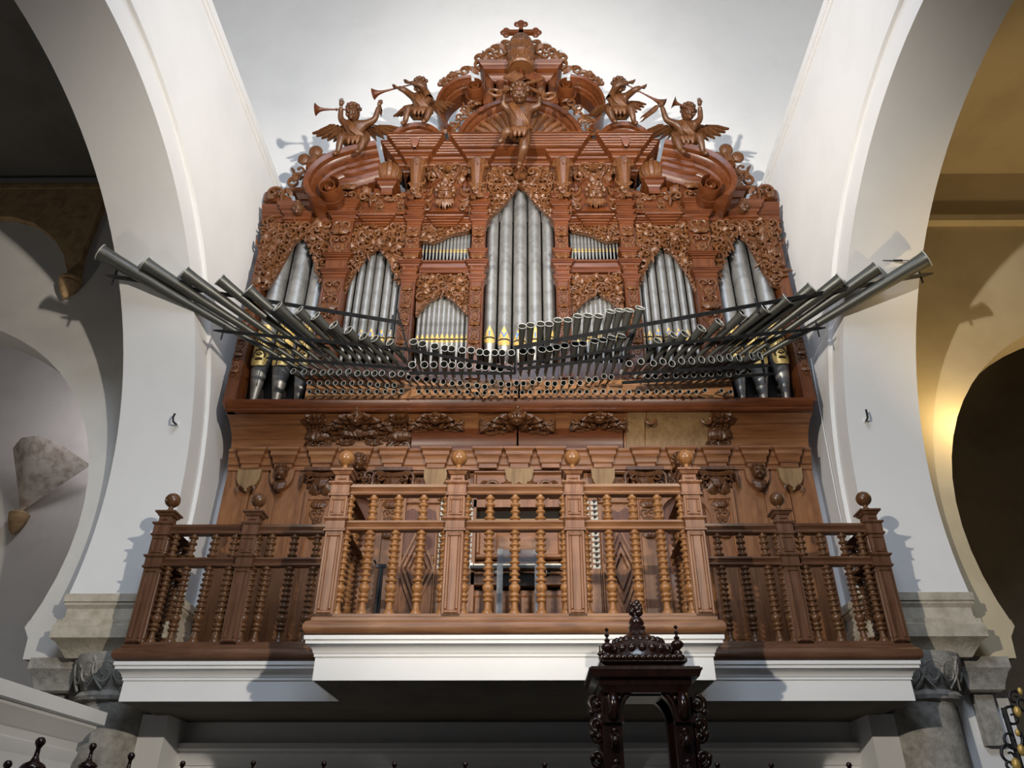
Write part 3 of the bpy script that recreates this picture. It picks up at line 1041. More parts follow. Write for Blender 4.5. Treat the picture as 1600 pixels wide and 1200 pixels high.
# central upper field over the console
opart(MB().frame(-.62, .62, zc0 - .42, zc0 - .02, YL - .01, .05, .05).box(-.6, .6, YL - .01, YL + .05, zc0 - .4, zc0 - .04), 'centre_field', M_lowx)
m = MB()
for e in (-1, 1):
    orn(m, T_SCROLL, e * .34, zc0 - .27, YL - .02, .22, .5 * e, e < 0)
    orn(m, T_LEAF, e * .16, zc0 - .25, YL - .02, .25, e * 1.3)
    orn(m, T_CURL, e * .45, zc0 - .24, YL - .02, .16, 0, e < 0)
orn(m, T_LEAF, 0, zc0 - .3, YL - .03, .25, PI)
opart(m, 'centre_field_carving', M_carve)
m = MB().prism([(-.2, zc0), (-.17, zc0 - .16), (-.1, zc0 - .25), (.1, zc0 - .25), (.17, zc0 - .16), (.2, zc0)], YL - .08, YL)
opart(m, 'shaped_corbel', M_pale)

# cornice of the lower body with its breaks
brk = []
pth = [(-HW, YL)]
xs = sorted([X(388, 760, YL), X(440, 760, YL), X(500, 760, YL), X(556, 760, YL), X(612, 760, YL), X(680, 760, YL), X(762, 760, YL)])
xs = xs + [-x for x in reversed(xs)]
xs = sorted(xs + [0])
for x in xs:
    w = .10
    pth += [(x - w, YL), (x - w, YL - .07), (x + w, YL - .07), (x + w, YL)]
pth.append((HW, YL))
hh = zc1 - zc0
opart(MB().sweep(pth, [(-.05, zc0), (.02, zc0), (.02, zc0 + hh * .2), (.04, zc0 + hh * .25), (.05, zc0 + hh * .5), (.08, zc0 + hh * .62), (.08, zc0 + hh * .8), (.11, zc0 + hh * .9), (.11, zc1), (-.05, zc1 + .005)]), 'body_cornice', M_lowx)

# coved band between cornice and sill: separate boards
def cove(t):
    """t 0 (bottom) .. 1 (under the sill): (y, z)"""
    a = t * PI / 2
    return (9.50 - .42 * (1 - math.cos(a)), zc1 + (zs - zc1) * (.25 * t + .75 * math.sin(a)))


def cove_piece(x0, x1, t0, t1, out, name, mat):
    ts = [t0 + (t1 - t0) * i / 7 for i in range(8)]
    f = [(cove(t)[0] - out, cove(t)[1]) for t in ts]
    vs = [(x0, y, z) for y, z in f] + [(x1, y, z) for y, z in f] + [(x0, y + .04 + out, z) for y, z in f] + [(x1, y + .04 + out, z) for y, z in f]
    fs = [(i, 8 + i, 9 + i, i + 1) for i in range(7)] + [(16 + i, 17 + i, i + 1, i) for i in range(7)] + [(8 + i, 24 + i, 25 + i, 9 + i) for i in range(7)]
    fs += [(0, 16, 24, 8), (7, 15, 31, 23)]
    return opart(MB().add(vs, fs), name, mat)


def cvx(u):
    return X(u, 670, 9.3)


for i, (a, b) in enumerate(zip((0, .3, .62), (.3, .62, 1))):
    cove_piece(-HW, cvx(482), a + .004, b, .0, 'cove_board', M_lowx)
    cove_piece(cvx(1142), HW, a + .004, b, .0, 'cove_board', M_lowx)
cove_piece(cvx(482), cvx(640), 0, 1, 0, 'cove_board', M_lowx)
cove_piece(cvx(976), cvx(1142), 0, 1, 0, 'cove_board', M_lowx)
cove_piece(cvx(640), cvx(976), .5, 1, 0, 'cove_board', M_lowx)
for a, b in ((642, 807), (810, 974)):
    p = cove_piece(cvx(a), cvx(b), .0, .49, .05, 'hinged_flap', M_case)
    m = MB()
    y, z = cove(.47)
    m.tube([(cvx(a) + (cvx(b) - cvx(a)) * (.45 if a == 642 else .5), y - .08, z - .03), (cvx(a) + (cvx(b) - cvx(a)) * (.45 if a == 642 else .5), y - .085, z + .06)], .012, 6)
    m.build('latch', M_iron, p)
for a, b, mt in ((722, 748, M_lowx), (868, 893, M_lowx), (980, 1008, M_pale), (1010, 1108, M_pale)):
    cove_piece(cvx(a), cvx(b), .5 if b < 900 else .02, .97, .02, 'bare_cove_panel', mt)


def cove_orn(m, tpl, x, t, size, ang, flip, depth=1.0):
    y, z = cove(t)
    y2, z2 = cove(min(1, t + .05))
    tilt = math.atan2(-(y2 - y), z2 - z)
    c, s_ = math.cos(tilt), math.sin(tilt)
    RX = np.array(((1, 0, 0), (0, c, -s_), (0, s_, c)))
    M = RX @ rot_y(ang) @ np.diag((-size if flip else size, size * depth, size))
    m.inst(tpl, M, (x, y - .02, z))


for u in (495, 624, 1126):                     # carved consoles, full height
    x = cvx(u)
    cove_piece(x - .13, x + .13, .03, .97, .04, 'cove_bracket', M_carve)
    m = MB()
    for k, t in enumerate((.08, .2, .34, .48, .62, .78, .9)):
        if k % 3 == 2 or k > 4:
            for a in (-.7, 0, .7):
                cove_orn(m, T_LEAF, x + a * .09, t, .22, a * .8 + (PI if k < 5 else 0), False, 1.1)
        else:
            for e in (-1, 1):
                cove_orn(m, T_SCROLL, x + e * .06, t, .15, .4 * e + k, e < 0, 1.2)
    opart(m, 'bracket_carving', M_carved)
for u, big in ((560, 2), (681, 0), (808, 1), (936, 0), (1060, -1)):      # carved grotesques under the sill
    x = cvx(u)
    sc_ = {2: 1.25, 0: 1.0, 1: 1.35, -1: 1.2}[big]
    m = MB()
    for e in (-1, 1):
        pts = []
        for i in range(18):
            a = .2 + i * .42
            r = .10 * sc_ * (1 - i / 22)
            yy, zz = cove(.72)
            pts.append((x + e * (.33 * sc_ + r * math.cos(a)), yy - .03, zz + r * math.sin(a)))
        if big < 0:
            opart(MB().tube(pts, .022, 6), 'cove_scroll_outline', M_carve)
            continue
        m.tube(pts, .022, 6)
        if big >= 0:
            for k in range(5):
                cove_orn(m, T_SCROLL if k % 2 else T_LEAF, x + e * (.08 + .065 * k) * sc_, .60 + .05 * math.sin(k), .17 * sc_, e * (.6 + .4 * k), e < 0, 1.2)
            for k in range(3):
                cove_orn(m, T_LEAF, x + e * (.05 + .07 * k) * sc_, .80, .2 * sc_, e * (.3 + .4 * k), False, 1.2)
        if big == 2:
            for k in range(7):
                cove_orn(m, T_ROSE if k % 2 else T_CURL, x + e * (.06 + .058 * k), .26 - .12 * math.sin(PI * k / 6) + .02 * k, .11, e * k, e < 0)
            for k in range(4):
                cove_orn(m, T_LEAF, x + e * .06 * k, .42, .2, e * (.5 + .3 * k) + PI, False)
            for k in range(4):
                cove_orn(m, T_ROSE, x + e * .42, .1 + .09 * k, .09, k, False)
    if big >= 0:
        y, z = cove(.72)
        head(m, (x, y - .10 * sc_, z), .10 * sc_, (0, -1, -.1), False, 0)
        for k in range(5):
            cove_orn(m, T_LEAF, x + (k - 2) * .06 * sc_, .93, .20 * sc_, (k - 2) * .4, False, 1.3)
        opart(m, 'cove_grotesque', M_carved)

# sill
prof = [(-.1, zs - .01), (.0, zs - .01), (.02, zs + .01), (.02, zs + .03), (.05, zs + .06), (.06, zs + .09), (.08, zt - .03), (.08, zt - .01), (.07, zt), (-.5, zt)]
opart(MB().sweep([(-HW + .02, 9.06), (HW - .02, 9.06)], prof).sweep([(-HW + .02, 9.4), (-HW + .02, 9.06)], prof), 'sill_moulding', M_case)
# ================================================================ ORGAN CASE, UPPER FRONT
def L(pts, Y=YU):
    """measured outline on the left half, turned into x, z"""
    return [xz(u, v, Y) for u, v in pts]


def mir(poly):
    return [(-x, z) for x, z in reversed(poly)]


def lr(poly, s):
    return poly if s < 0 else mir(poly)


ztop = Z(312, YU)
zA = Z(346, YU)
# board carrying the small trumpets and the dark inside behind the pipes
YBD = YU - .12
xbd = abs(X(478, 610, YBD))
zb_ = Z(594, YBD)
opart(MB().box(-xbd, -.012, YBD, YBD + .04, zt, zb_), 'trumpet_board', M_board)
opart(MB().box(.012, xbd, YBD, YBD + .04, zt, zb_), 'trumpet_board', M_board)
opart(MB().box(-xbd, xbd, YBD + .06, YU + .3, zb_ - .02, zb_ + .05), 'trumpet_shelf', M_casev)
opart(MB().box(-xbd, xbd, YU - .04, YU + .0, zb_ + .05, Z(570, YU)), 'trumpet_upper_board', M_casev)
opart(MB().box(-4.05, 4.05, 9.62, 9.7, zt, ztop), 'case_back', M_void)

# --- stiles and pilasters (uprights)
xo0, xo1 = X(391, 450), X(404, 450)
xp1 = (X(507, 440), X(541, 440))
xp2 = (X(629, 440), X(651, 440))
xp3 = (X(735, 440), X(756, 440))
zatt = Z(330)
zent = Z(236)


def upright(s, x0, x1, z0, z1, d, mat=M_casev, name='upright'):
    a, b = sorted((x0 * -s, x1 * -s))
    return opart(MB().box(a, b, YU - d, YU + .3, z0, z1), name, mat)


def blocks(s, x0, x1, levels, d):
    """moulded caps breaking round a pilaster"""
    a, b = sorted((x0 * -s, x1 * -s))
    for z, h, o in levels:
        p = [(a, YU + .05), (a, YU - d), (b, YU - d), (b, YU + .05)]
        opart(MB().sweep(p, [(0, z), (o * .25, z + h * .06), (o * .25, z + h * .2), (o * .1, z + h * .24), (o * .1, z + h * .4), (o * .5, z + h * .5), (o * .55, z + h * .62), (o * .85, z + h * .68), (o * .85, z + h * .8), (o * 1.1, z + h * .86), (o * 1.1, z + h * .97), (o * .9, z + h), (-.02, z + h)]), 'moulded_block', M_case)


for s in (-1, 1):
    st = upright(s, xo0, xo1 + .04, zt, ztop - .1, .02, M_casev, 'outer_stile')
    m = MB()
    xm = (xo0 + xo1) / 2 * -s
    drop(m, xm, Z(590), Z(480), YU - .02, .11, 1)
    m.build('leaf_drop', M_carve, st)
    for (x0, x1), zl, nm in ((xp1, ztop - .05, 'first'), (xp2, zent, 'second'), (xp3, zent, 'third')):
        p = upright(s, x0, x1, zb_ + .05, zl, .10, M_casev, 'pilaster')
        xm = (x0 + x1) / 2 * -s
        w = (x1 - x0)
        for q0, q1, q in (((572, 445, .72), (400, 352, .8)) if nm == 'first' else ((560, 455, .62), (425, 404, .9), (396, 362, .8), (318, 262, .95))):
            drop(MB(), xm, Z(q0), Z(q1), YU - .10, w * q, q0 % 4).build('carved_drop', M_carve, p)
        for q in (-w * .42, w * .42):
            MB().tube([(xm + q, YU - .105, Z(574)), (xm + q, YU - .105, Z(445))], .014, 5).build('edge_bead', M_casev, p)
    blocks(s, xp1[0], xp1[1], [(Z(440), .16, .05), (Z(412), .10, .07), (Z(353), .18, .07), (Z(330), .12, .06)], .10)
    for xx in (xp2, xp3):
        blocks(s, xx[0], xx[1], [(Z(447), .12, .04), (Z(430), .18, .07), (Z(405), .10, .05), (Z(358), .16, .06), (Z(345), .10, .05), (Z(333), .10, .07), (Z(322), .14, .06)], .10)

# --- tower openings with carved ogee spandrels
A_out = L([(412, 346), (395, 440), (408, 452), (420, 447), (432, 428), (444, 407), (455, 388), (462, 377), (468, 374), (472, 367),
           (477, 375), (483, 383), (492, 407), (499, 428), (504, 447), (508, 455), (513, 440), (520, 346)])
B_out = L([(541, 350), (534, 462), (540, 455), (547, 438), (556, 423), (568, 407), (577, 396), (586, 393), (591, 385), (597, 394), (607, 405), (614, 417), (620, 433), (627, 450), (632, 458), (637, 350)])
C_val = L([(656, 351), (655, 377), (664, 377), (676, 379), (687, 375), (697, 370), (707, 366), (720, 364), (733, 361), (738, 351)])
C_low = L([(652, 430), (649, 493), (656, 487), (664, 478), (673, 469), (684, 464), (691, 455), (698, 464), (708, 469), (718, 479), (727, 489), (733, 493), (734, 430)])
for s in (-1, 1):
    for nm, P, bs, sc_, cut in (('A', A_out, (2, 15), .175, .15), ('B', B_out, (1, 14), .16, .15), ('C', C_val, (1, 9), .12, .1), ('L', C_low, (1, 12), .135, .12)):
        P2 = lr(P, s)
        pn = opart(MB().prism(P2, YU, YU + .06), 'spandrel', M_carve)
        m = MB()
        ed = lr(P[bs[0]:bs[1] + 1], s)
        ax = None
        foliage(m, P2, YU, sc_, None, 1.45, .26)
        border(m, ed, YU - .02, sc_ * .55, 1.3)
        m.build('carved_foliage', M_carve, pn, 50)
# outer strip of small hanging bell flowers on the end towers
for s in (-1, 1):
    m = MB()
    for k in range(11):
        z = Z(352) + (Z(440) - Z(352)) * (k + .5) / 11
        for j in range(2):
            x = (X(418, 352) + .08 + j * .1) * -s
            orn(m, T_ROSE if (k + j) % 2 else T_LEAF, x, z, YU - .03, .12, PI if (k + j) % 2 == 0 else k, False, 1)
    opart(m, 'bell_flower_strip', M_carve)
    # mouldings over the paired towers
    a, b = sorted((X(656, 420) * -s, X(736, 420) * -s))
    z = Z(428)
    h = Z(413) - z
    opart(MB().sweep([(a, YU - .02), (b, YU - .02)], [(-.1, z), (.02, z), (.02, z + h * .25), (.05, z + h * .4), (.06, z + h * .75), (.09, z + h * .82), (.09, z + h), (-.1, z + h)]), 'tier_moulding', M_case)
    m = MB()
    for k in range(26):
        m.ball((a + (b - a) * (k + .5) / 26, YU - .1, z + h * .92), .017, 6, 4)
    opart(m, 'bead_row', M_case, 180)

# central tower: carved head with tall ogee
D_half = [(757, 265), (756, 352), (759, 346), (764, 342), (770, 336), (778, 330), (785, 322), (792, 315), (799, 306), (805, 298), (809, 291)]
Dp = L(D_half)
Dp = Dp + [(-x, z) for x, z in reversed(Dp[:-1])]
pn = opart(MB().prism(Dp, YU - .02, YU + .06), 'spandrel', M_carve)
m = MB()
foliage(m, Dp, YU - .02, .165, 0.0, 1.4, .25)
e = L(D_half[1:])
border(m, e, YU - .04, .1)
border(m, mir(e), YU - .04, .1)
orn(m, T_LEAF, 0, Z(284), YU - .04, .34, PI, False, 1.3)
for f in (-1, 1):
    orn(m, T_SCROLL, f * .2, Z(276), YU - .04, .26, f * .7, f < 0, 1.2)
m.build('carved_foliage', M_carve, pn, 50)

# --- middle entablature over end towers (v 312..346) and inner bays (v 332..350)
def ent(s, u0, u1, v0, v1, ress, d=.0, v0b=None, nm='entablature'):
    a, b = sorted((X(u0, (v0 + v1) / 2) * -s, X(u1, (v0 + v1) / 2) * -s))
    z0, z1 = Z(v1, YU - .08), Z(v0, YU - .2)
    h = z1 - z0
    p = [(a, YU - d)]
    for c, w in sorted((X(c, (v0 + v1) / 2) * -s, w) for c, w in ress):
        p += [(c - w, YU - d), (c - w, YU - d - .07), (c + w, YU - d - .07), (c + w, YU - d)]
    p.append((b, YU - d))
    opart(MB().sweep(p, [(-.3, z0), (.0, z0), (.0, z0 + h * .1), (.03, z0 + h * .14), (.03, z0 + h * .24), (.015, z0 + h * .26), (.015, z0 + h * .42), (.05, z0 + h * .48), (.055, z0 + h * .58), (.09, z0 + h * .64), (.09, z0 + h * .78), (.12, z0 + h * .86), (.13, z0 + h * .97), (.13, z1), (-.3, z1)]), nm, M_case)


for s in (-1, 1):
    ent(s, 413, 524, 312, 345, [(470, .2)])
    ent(s, 545, 636, 332, 351, [(592, .17)])
    ent(s, 655, 738, 334, 352, [(697, .17)])
    m = head(MB(), (X(470, 333) * -s, YU - .13, Z(334)), .12)
    opart(m, 'cherub_head', M_carved)

# --- attic of the inner bays
def zz(v): return Z(v)
for s in (-1, 1):
    # bay B: swagged panel with pedestal
    a, b = sorted((X(548, 315) * -s, X(640, 315) * -s))
    c = (a + b) / 2
    pn = opart(MB().prism([(a, zz(332)), (a, zz(299)), (a + .12, zz(297)), (a + .25, zz(304)), (c - .14, zz(300)), (c - .12, zz(292)), (c + .12, zz(292)), (c + .14, zz(300)), (b - .25, zz(304)), (b - .12, zz(297)), (b, zz(299)), (b, zz(332))], YU + .02, YU + .3), 'attic_panel', M_case)
    m = MB()
    for k in range(13):
        t = (k + .5) / 13
        sag = .10 * math.sin(PI * ((t * 2) % 1))
        orn(m, T_CURL if k % 2 else T_ROSE, a + .1 + (b - a - .2) * t, zz(303) - sag, YU + .01, .14, k, k % 2 == 0)
    for x in (a + .13, c, b - .13):
        drop(m, x, zz(330), zz(310), YU + .02, .13, 1)
    m.build('swag', M_carve, pn)
    # pedestal and melon finial
    px, pz0 = X(607, 285) * -s, Z(293, YU - .1)
    pd = opart(MB().sweep([(px - .09, YU + .2), (px - .09, YU - .05), (px + .09, YU - .05), (px + .09, YU + .2)], [(0, pz0 - .1), (.0, pz0 + .03), (.03, pz0 + .08), (.06, pz0 + .10), (.07, pz0 + .15), (.10, pz0 + .16), (.10, pz0 + .19), (-.1, pz0 + .19)]), 'pedestal', M_case)
    mel = MB()
    cz = pz0 + .19
    for k in range(14):
        an = 2 * PI * k / 14
        mel.tube([(px + .17 * math.sin(q) * math.cos(an), YU - .02 + .17 * math.sin(q) * math.sin(an), cz + .20 - .2 * math.cos(q)) for q in np.linspace(.3, 2.9, 8)], [.02, .045, .055, .058, .055, .045, .035, .012], 6)
    mel.lathe([(.02, .36), (.03, .42), (.02, .45), (.05, .49), (.06, .54), (.03, .6), (.005, .62)], (px, YU - .02, cz), 10)
    opart(mel, 'melon_finial', M_carve)
    m = MB()
    for f in (-1, 1):
        for k in range(3):
            orn(m, (T_SCROLL, T_LEAF, T_CURL)[k], px + f * (.36 + .04 * k), pz0 - .05 + .12 * k, YU + .08, .24 - .03 * k, f * (.4 + .5 * k), f < 0)
    opart(m, 'pedestal_scrolls', M_carve)
    # bay C: panel with bearded mask and hanging bouquet
    a, b = sorted((X(658, 285) * -s, X(740, 285) * -s))
    c = (a + b) / 2
    pn = opart(MB().box(a, b, YU + .04, YU + .3, zz(334), zz(236)), 'attic_panel', M_casev)
    MB().panel(a + .1, b - .1, zz(295), zz(262), YU + .04, .02, .03).build('raised_field', M_case, pn)
    m = MB().prism([(a + .02, zz(332)), (a + .02, zz(300)), (a + .2, zz(299)), (a + .24, zz(294))] + [(c + .24 * math.cos(q), zz(296) + .22 * math.sin(q)) for q in np.linspace(PI * .95, PI * .05, 11)] + [(b - .24, zz(294)), (b - .2, zz(299)), (b - .02, zz(300)), (b - .02, zz(332))], YU - .03, YU + .06)
    pl = opart(m, 'mask_plaque', M_case)
    arc = [(c + .255 * math.cos(q), YU - .04, zz(296) + .235 * math.sin(q)) for q in np.linspace(PI * .97, PI * .03, 17)]
    MB().tube(arc, .025, 6).build('arched_rim', M_case, pl)
    m = head(MB(), (c, YU - .13, Z(306, YU - .1)), .17, (0, -1, -.6), True, 0)
    for f in (-1, 1):
        for k in range(4):
            orn(m, (T_SCROLL, T_LEAF, T_CURL, T_SCROLL)[k], c + f * (.30 + .05 * (k % 2)), zz(329) + .12 * k, YU - .03, .2, f * k, f < 0)
    m.build('bearded_mask', M_carve, pl)
    m = MB()
    for k in range(26):
        q = k * 2.4
        r = .06 + .013 * k
        z = Z(268, YU - .05) + r * .62 * math.sin(q)
        orn(m, (T_LEAF, T_ROSE, T_SCROLL)[k % 3], c + r * 1.15 * math.cos(q), z, YU - .02 - .03 * (k % 3 == 1), .19, q + 1, False, 1.2)
    drop(m, c, zz(284), zz(266), YU, .22, 2)
    opart(m, 'hanging_bouquet', M_carve)
    # terms (half figures) in front of the pilasters
    for xx in (xp2, xp3):
        xm = (X(655 if xx is xp2 else 748, 275)) * -s
        m = MB()
        m.tube([(xm, YU - .12, zz(316)), (xm, YU - .17, zz(290)), (xm, YU - .20, zz(270)), (xm, YU - .2, zz(262))], [.06, .11, .145, .07], 10)
        head(m, (xm, YU - .23, Z(259, YU - .2)), .105, (0, -1, -.7), False, 0)
        for f in (-1, 1):
            m.tube([(xm + f * .10, YU - .2, zz(267)), (xm + f * .15, YU - .23, zz(275)), (xm + f * .05, YU - .27, zz(279))], [.045, .04, .03], 7)
            orn(m, T_SCROLL, xm + f * .09, zz(246), YU - .14, .16, f * .5, f < 0)
            orn(m, T_LEAF, xm + f * .06, zz(300), YU - .14, .2, PI + f * .3)
        for k in range(3):
            orn(m, T_LEAF, xm + (k - 1) * .07, Z(248, YU - .2), YU - .2, .2, (k - 1) * .6, False, 1.2)
            orn(m, T_SCROLL, xm + (k - 1) * .08, Z(241, YU - .2), YU - .22, .14, k, k == 0, 1.2)
        orn(m, T_ROSE, xm, zz(285), YU - .24, .1)
        for k in range(5):
            orn(m, (T_LEAF, T_ROSE, T_CURL)[k % 3], xm + (-.05, .05, 0, -.04, .04)[k], Z(312 - 5 * k, YU - .15), YU - .17 - .01 * k, .13, PI + k, k % 2 == 0, 1.2)
        opart(m, 'term_figure', M_carve)

# --- main entablature with breaks over the pilasters
e0, em, e1 = Z(264, YU - .15), Z(236, YU - .3), Z(211, YU - .48)
xa, xb2 = abs(X(655, 250)), abs(X(750, 250))


def fine(z0, z1, o0, o1, n):
    """n stepped mouldings rising from (o0, z0) to (o1, z1)"""
    p = []
    for i in range(n):
        a, b = o0 + (o1 - o0) * i / n, o0 + (o1 - o0) * (i + 1) / n
        c, d = z0 + (z1 - z0) * i / n, z0 + (z1 - z0) * (i + 1) / n
        h_ = d - c
        p += [(a, c), (a, c + h_ * .45), (a + (b - a) * .55, c + h_ * .6), (a + (b - a) * .8, c + h_ * .95), (b, d)]
    return p


w = .085
p = [(-xa - .2, YU + .4), (-xa - .2, YU)]
for c in (-xa, -xb2, xb2, xa):
    p += [(c - w, YU), (c - w, YU - .16), (c + w, YU - .16), (c + w, YU)]
p += [(xa + .2, YU), (xa + .2, YU + .4)]
opart(MB().sweep(p, [(-.3, e0)] + fine(e0, em, 0, .2, 3) + [(.2, em + .01), (-.3, em + .01)]), 'entablature_bed', M_case)
p = [(-xa - .2, YU + .4), (-xa - .2, YU - .0), (-xa - w, YU - .0), (-xa - w, YU - .16), (-xa + w, YU - .16), (-xa + w, YU - .0), (-xb2 - w, YU - .0), (-xb2 - w, YU - .16),
     (xb2 + w, YU - .16), (xb2 + w, YU - .0), (xa - w, YU - .0), (xa - w, YU - .16), (xa + w, YU - .16), (xa + w, YU), (xa + .2, YU), (xa + .2, YU + .4)]
opart(MB().sweep(p, [(-.3, em)] + [(.2, em), (.2, em + .015)] + fine(em + .015, e1 - .02, .22, .37, 5) + [(.39, e1 - .02), (.39, e1), (-.3, e1)]), 'main_entablature', M_case)
opart(MB().box(-xa - .2, xa + .2, YU - .1, YU + .4, em, e1 - .005), 'entablature_core', M_casev)
for q0, q1, q in ((-xa - .24, -.62, 320), (-.62, .62, 262), (.62, xa + .24, 320)):
    opart(MB().box(q0, q1, YU + .3, YU + .45, Z(q), e1), 'attic_back', M_casev)
for s in (-1, 1):
    m = MB()
    orn(m, T_LEAF, X(703, 238) * -s, e0 + .02, YU - .06, .3, PI, False, 1.5)
    for f in (-1, 1):
        orn(m, T_SCROLL, X(703, 238) * -s + f * .12, e0 + .08, YU - .06, .22, f * .6, f < 0, 1.4)
    opart(m, 'keystone_leaf', M_carve)

# ================================================================ CROWN
YC = YU - .05
def arc_cornice(cx, cz, r, a0, a1, y0, prof, n=24):
    """moulding bent along an arc in x,z; prof: (radial out, forward) pairs"""
    g = []
    for i in range(n + 1):
        a = a0 + (a1 - a0) * i / n
        g.append([(cx + (r + ro) * math.cos(a), y0 - fw, cz + (r + ro) * math.sin(a)) for ro, fw in prof])
    k = len(prof)
    m = MB().sheet(g)
    m.add(g[0], [tuple(range(k))])
    m.add(g[-1], [tuple(reversed(range(k)))])
    return m


def path_cornice(pts, y0, prof):
    """moulding along a free curve in x,z; prof: (normal out, forward)"""
    P = np.array(pts, float)
    T = np.gradient(P, axis=0)
    T /= np.linalg.norm(T, axis=1)[:, None]
    Nn = np.stack([-T[:, 1], T[:, 0]], 1)
    g = [[(P[i][0] + Nn[i][0] * a, y0 - f, P[i][1] + Nn[i][1] * a) for a, f in prof] for i in range(len(P))]
    k = len(prof)
    m = MB().sheet(g)
    m.add(g[0], [tuple(range(k))])
    m.add(g[-1], [tuple(reversed(range(k)))])
    return m


CP = [(-.10, -.25), (-.10, .05), (-.07, .08), (-.05, .14), (-.02, .16), (.0, .24), (.03, .27), (.04, .33), (.07, .35), (.10, .36), (.11, .33), (.11, -.25)]


def smooth(pts, n=6):
    """Catmull-Rom through measured points"""
    P = [np.array(p, float) for p in pts]
    P = [2 * P[0] - P[1]] + P + [2 * P[-1] - P[-2]]
    out = []
    for i in range(1, len(P) - 2):
        for k in range(n):
            t = k / n
            a, b, c, d = P[i - 1], P[i], P[i + 1], P[i + 2]
            out.append(.5 * (2 * b + (c - a) * t + (2 * a - 5 * b + 4 * c - d) * t * t + (3 * b - a - 3 * c + d) * t ** 3))
    out.append(P[-2])
    return [tuple(p) for p in out]


def volute(m, cx, cz, y, r, turns, dirn=1, a0=PI / 2, w=.16, depth=.2):
    """big architectural scroll: ribbon wound in x,z with real depth in y"""
    n = int(26 * turns)
    g = []
    for i in range(n + 1):
        t = i / n
        a = a0 + dirn * 2 * PI * turns * t
        rr = r * (1 - .86 * t)
        g.append([(cx + (rr + o) * math.cos(a), y - f * (1 - .25 * t) - .06 * t, cz + (rr + o) * math.sin(a)) for o, f in ((-w * r * .45, -.02), (-w * r * .45, depth * .8), (-w * r * .2, depth), (w * r * .2, depth), (w * r * .45, depth * .85), (w * r * .45, -.02))])
    m.sheet(g)
    m.ball((cx, y - depth * .75, cz), r * .2, 10, 8)
    m.prism([(cx + r * .98 * math.cos(q), cz + r * .98 * math.sin(q)) for q in np.linspace(0, 2 * PI, 25)[:-1]], y - depth * .35, y + .1)
    return m


zE = e1
for s in (-1, 1):
    # small segmental pediments over the outer bays of the entablature
    c = (X(652, 205, YC - .3) * -s)
    r = .33
    pd = opart(arc_cornice(c, zE - .02, r, PI * .97, PI * .03, YC, CP), 'segmental_pediment', M_case)
    opart(MB().prism([(c + r * math.cos(q), zE - .02 + r * math.sin(q)) for q in np.linspace(0, PI, 17)], YC - .06, YC + .2), 'pediment_field', M_casev)
    m = MB()
    for f in (-1, 1):
        orn(m, T_SCROLL, c + f * .13, zE + .15, YC - .08, .27, f * .5, f < 0, 1.3)
        orn(m, T_LEAF, c + f * .05, zE + .08, YC - .1, .25, PI + f * .4, False, 1.3)
    opart(m, 'pediment_scrolls', M_carve)
    opart(MB().sweep([(c - .07, YC), (c - .07, YC - .42), (c + .07, YC - .42), (c + .07, YC)], [(-.05, zE - .2), (-.02, zE - .16), (.02, zE - .05), (.03, zE + .05), (-.05, zE + .05)]), 'keystone', M_case)

    # rising S curves of the broken pediment
    pts = smooth([xz(u, v, YC - .26) for u, v in ((706, 197), (693, 182), (688, 162), (695, 145), (708, 133), (722, 126), (737, 124))])
    pts = [(x * -s, z) for x, z in pts]
    if s > 0: pts = pts
    prof = CP if s < 0 else [(-a, f) for a, f in CP]
    opart(path_cornice(pts, YC, [(a * .72, f * .85) for a, f in prof]), 'broken_pediment', M_case)
    vx, vz = xz(741, 137, YC - .3)
    opart(volute(MB(), vx * -s, vz, YC - .05, .17, 1.9, s, PI / 2, .2, .32), 'pediment_volute', M_case)
    m = MB()
    for k, (u, v) in enumerate(((705, 124), (716, 119), (728, 113), (738, 110), (699, 131))):
        x, z = xz(u, v, YC - .18)
        orn(m, (T_SCROLL, T_CURL, T_SCROLL, T_LEAF, T_CURL)[k], x * -s, z, YC - .15, .25, s * .4 * k, s > 0, 1.2)
    x, z = xz(705, 131, YC - .2)
    shell(m, x * -s, z, YC - .1, .25, 9)
    m.ball((x * -s, YC - .18, z + .28), .06)
    opart(m, 'cresting', M_carve)
    # foliage flowers between shell arch and curve
    m = MB()
    P2 = [(x * -s, z) for x, z in L([(690, 205), (700, 190), (714, 176), (728, 160), (745, 152), (748, 166), (728, 180), (714, 196), (708, 208)], YC - .2)]
    foliage(m, P2 if s < 0 else P2[::-1], YC - .14, .16, None, 1.3, .05)
    opart(m, 'spray_of_leaves', M_carve)

# central shell under its arch
zc = zE
R = abs(X(724, 205, YC - .2))
ap = Z(160, YC - .25)
ha = ap - zc
g = []
NA = 30
arc = [(R * math.cos(PI - PI * i / NA), zc + ha * math.sin(PI - PI * i / NA)) for i in range(NA + 1)]
opart(path_cornice(arc, YC, [(a * 1.0, f * .8) for a, f in CP]), 'shell_arch', M_case)
opart(MB().prism(arc, YC + .05, YC + .25), 'shell_backing', M_casev)
m = MB()
n = 19
for k in range(n):
    a = PI * (k + .5) / n
    pts = [(R * .93 * t * math.cos(a), YC + .03 - .16 * math.sin(t * PI * .55), zc + ha * .93 * t * math.sin(a)) for t in (.08, .3, .55, .8, 1)]
    m.tube(pts, [.012, .035, .055, .068, .05], 6)
opart(m, 'scallop_shell', M_carve)

